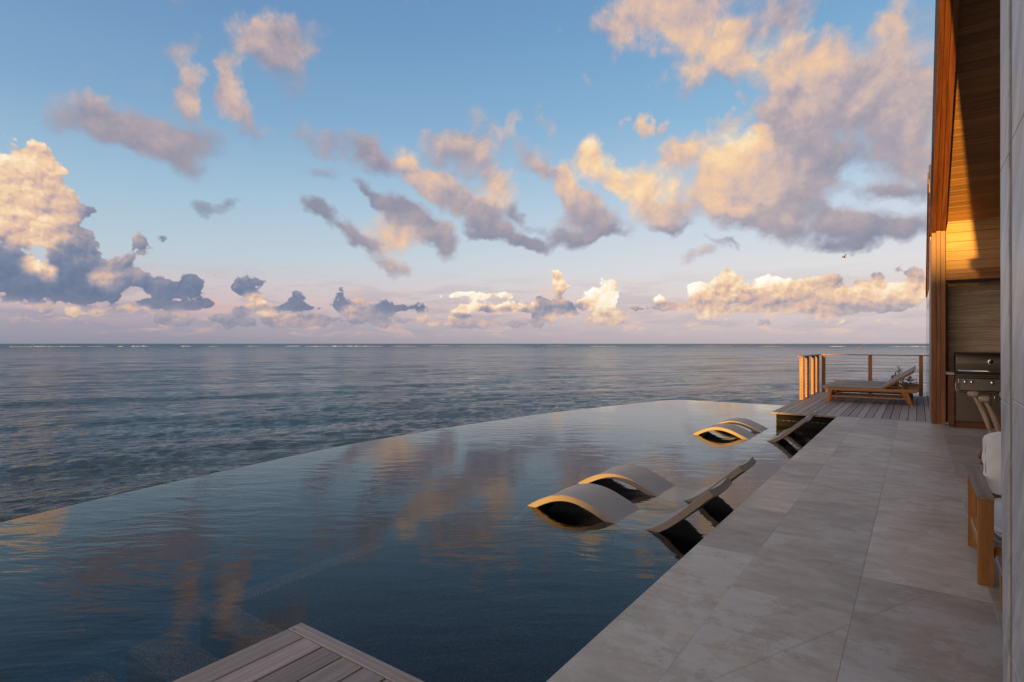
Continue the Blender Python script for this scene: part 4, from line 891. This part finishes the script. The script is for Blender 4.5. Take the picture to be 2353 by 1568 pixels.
# low teak table in front of the armchair
tb = thing('side_table', (.6, 3.6, 0), 'low teak table whose leg just shows beside the stone wall', 'table')
mb = MB(); mb.box(.338, .90, 3.36, 3.925, .255, .279, bev=.003); mb.build('table_top', M['teak_grey_y'], tb)
for (x, y) in ((.352, 3.86), (.352, 3.38), (.84, 3.86), (.84, 3.38)):
    mb = MB(); mb.prism([(x+.004, .0), (x+.045, .0), (x+.055, .2545), (x-.004, .2545)], 'y', y, y+.04, bev=.003); mb.build('leg', M['teak_z'], tb)

# ================================================================== DINING CHAIRS
dc = thing('dining_chair', (.80, 8.7, 0), 'pale wooden chair with curled armrests in front of the grill doors', 'chair', 'dining chairs at the far end of the porch')
def armpost(y, s_):
    mb = MB(); pts = [(.665, y, .42), (.64, y, .50), (.61, y-.003, .60), (.575, y-.006, .70), (.555, y-.008, .745), (.545, y-.008, .765)]
    mb.tube(catmull3(pts, 5), .022, 12, sq=.8)
    return mb
def catmull3(pts, n):
    P = [Vector(p) for p in pts]; P = [2*P[0]-P[1]]+P+[2*P[-1]-P[-2]]; out = []
    for i in range(1, len(P)-2):
        for k in range(n):
            t = k/n; out.append(.5*((2*P[i])+(-P[i-1]+P[i+1])*t+(2*P[i-1]-5*P[i]+4*P[i+1]-P[i+2])*t*t+(-P[i-1]+3*P[i]-3*P[i+1]+P[i+2])*t**3))
    out.append(P[-2]); return out
for (y, xt, zt, xb, zb_) in ((8.50, .641, .745, .772, .352), (8.90, .564, .772, .717, .354)):
    L_ = lambda t: (xb+(xt-xb)*t+.012*math.sin(math.pi*t), y, zb_+(zt-zb_)*t)
    mb = MB(); mb.tube([L_(k/12) for k in range(13)], [.021+.006*math.sin(math.pi*min(1, k/10)) for k in range(13)], 12); mb.build('back_post', M['pale_wood'], dc)
    # curled top of the post, opening towards the seat
    mb = MB(); pts = [(xt+.035, y-.022, zt+.006), (xt-.010, y-.026, zt+.008), (xt-.042, y+.008, zt+.010), (xt-.040, y+.060, zt+.012), (xt+.0, y+.095, zt+.016), (xt+.055, y+.100, zt+.02)]
    mb.tube(catmull3(pts, 5), [.030]*22+[.026, .022, .017, .012], 10, sq=.5); mb.build('arm_curl', M['pale_wood'], dc)
mb = MB(); cushion(mb, .70, 1.14, 8.47, 8.94, .345, .38, 7, amp=.001, seed=4, n=14); mb.build('seat', M['rope'], dc)
mb = MB(); mb.box(.70, .735, 8.48, 8.93, .305, .35, bev=.006); mb.box(1.10, 1.13, 8.48, 8.93, .305, .35, bev=.006); mb.build('seat_rail', M['teak_y'], dc)
for (x, y, xf) in ((.73, 8.50, .60), (.73, 8.90, .61), (1.10, 8.50, 1.16), (1.10, 8.90, 1.16)):
    mb = MB(); mb.tube([(x, y, .355), (xf, y, 0)], [.022, .016], 12); mb.build('leg', M['teak_z'], dc)
d2 = copy_tree(dc); d2.location = (1.10, 8.72, 0); d2['label'] = 'pale wooden chair almost hidden behind the edge of the stone wall'

# ================================================================== SHRUB, BUOYS, MARKER, GULL
shb = thing('shrub', (-.2, 19.35, -2.3), 'small leafy shrub growing up behind the railing and the raised lounger back', 'shrub')
rs = random.Random(11); st = MB(); lf = MB()
def leaf(c, d, L, w):
    d = Vector(d).normalized(); a = d.cross(Vector((rs.uniform(-.3, .3), rs.uniform(-.3, .3), 1))).normalized(); u = a.cross(d)
    p = [c, c+d*L*.35+a*w*.5+u*w*.08, c+d*L*.75+a*w*.42+u*w*.1, c+d*L, c+d*L*.75-a*w*.42+u*w*.1, c+d*L*.35-a*w*.5+u*w*.08, c+d*L*.5-u*w*.05]
    lf.add(p, [(0, 1, 6), (1, 2, 6), (2, 3, 6), (3, 4, 6), (4, 5, 6), (5, 0, 6)], tone=rs.random()**1.5)
for (x, z, n) in [(-.42, .73, 1), (-.36, .60, 1), (-.50, .56, 1), (-.30, .52, 1), (-.56, .42, 1), (-.47, .36, 1), (-.22, .50, 1), (-.13, .50, 1), (-.06, .44, 1), (-.16, .38, 1), (-.30, .34, 1), (-.22, .26, 1), (-.09, .30, 1), (-.38, .46, 1), (-.40, .28, 1)]:
    y = 19.3+rs.uniform(-.12, .12); top = Vector((x, y, z)); base = Vector((-.25+rs.uniform(-.05, .05), 19.35, -2.3))
    mid = base.lerp(top, .75)+Vector((rs.uniform(-.05, .05), 0, .0)); st.tube([base, mid, top], [.012, .006, .003], 6)
    for q in range(rs.randint(9, 13)):
        d = Vector((rs.uniform(-1, 1), rs.uniform(-1, .6), rs.uniform(-.4, .9))); c = top-Vector((rs.uniform(-.03, .03), rs.uniform(-.03, .03), rs.uniform(0, .13)))
        leaf(c, d, rs.uniform(.075, .115), rs.uniform(.036, .055))
st.build('stem', M['stem'], shb); lf.build('foliage', M['leaf'], shb)

for (px, r, lab) in [(1379, 300, 'tiny red buoy floating near the middle of the sea'), (1976.5, 640, 'distant red buoy in the water above the deck railing')]:
    p = seapt(px, r*1.0); k = .32 if r < 400 else .75
    b_ = thing('buoy', tuple(p), lab, 'buoy', 'red buoys on the sea')
    mb = MB(); mb.lathe([(0.0, -k*.6), (k*.7, -k*.4), (k, 0), (k*.7, k*.6), (k*.25, k*.95), (0, k)], p+Vector((0, 0, k*.3)), 14); mb.build('float', M['red'], b_)
    mb = MB(); mb.tube([p+Vector((0, 0, k)), p+Vector((0, 0, k*2.0))], k*.12, 8); mb.build('mast', M['dark_metal'], b_)
p = seapt(1232, 352); mk = thing('channel_marker', tuple(p), 'thin dark marker stake standing in the sea near the horizon', 'marker')
mb = MB(); mb.tube([p-Vector((0, 0, 1)), p+Vector((0, 0, 1.9))], .16, 8); mb.build('stake', M['dark_metal'], mk)
mb = MB(); mb.lathe([(0, 1.9), (.3, 1.9), (.3, 2.25), (0, 2.25)], p, 10); mb.build('topmark', M['dark_metal'], mk)

# gull
ga = math.atan((1940-CXP)/FPX); gh = TH-ga; gr_ = 62.0; gz = CAM_H+(HYP-592)/FPX*gr_*math.cos(ga)
gp = Vector((-math.sin(gh)*gr_, math.cos(gh)*gr_, gz))
mb = MB(); fw = Vector((math.cos(TH), math.sin(TH), 0))*-1; sd = Vector((0, 0, 1)).cross(fw); up = Vector((0, 0, 1))
prof = [(-.20, .004), (-.17, .022), (-.06, .05), (.05, .055), (.13, .035), (.17, .030), (.20, .022), (.24, .006)]
n_ = 10; vs = []; fs = []
for (a, r) in prof:
    for j in range(n_): t = 2*math.pi*j/n_; vs.append(gp+fw*a+sd*r*math.cos(t)+up*r*.85*math.sin(t))
for i in range(len(prof)-1):
    for j in range(n_): fs.append((i*n_+j, i*n_+(j+1) % n_, (i+1)*n_+(j+1) % n_, (i+1)*n_+j))
mb.add(vs, fs, smooth=True)
for s_, lift in ((1, .42), (-1, .30)):
    sec = [(.03, 0, .02, .14), (.16, .30*lift, .035, .13), (.30, .52*lift, .02, .10), (.44, .60*lift, -.04, .06), (.52, .60*lift, -.09, .015)]
    vs = []; 
    for (d, z, f, c) in sec:
        b0 = gp+sd*s_*d+up*(z+.02)
        vs += [b0+fw*(f+c*.5), b0+up*.012+fw*f, b0+fw*(f-c*.5), b0-up*.004+fw*f]
    fs = [(i*4+j, i*4+(j+1) % 4, i*4+4+(j+1) % 4, i*4+4+j) for i in range(len(sec)-1) for j in range(4)]
    mb.add(vs, fs+[(0, 1, 2, 3), (16, 17, 18, 19)], smooth=True)
mb.add([gp-fw*.16+sd*.02, gp-fw*.16-sd*.02, gp-fw*.30-sd*.06, gp-fw*.32, gp-fw*.30+sd*.06, gp-fw*.22+up*.01], [(0, 1, 5), (1, 2, 5), (2, 3, 5), (3, 4, 5), (4, 0, 5)])
bd = mb.build('bird', M['plumage']); tag(bd, 'small brown seabird flying below the clouds on the right', 'bird')
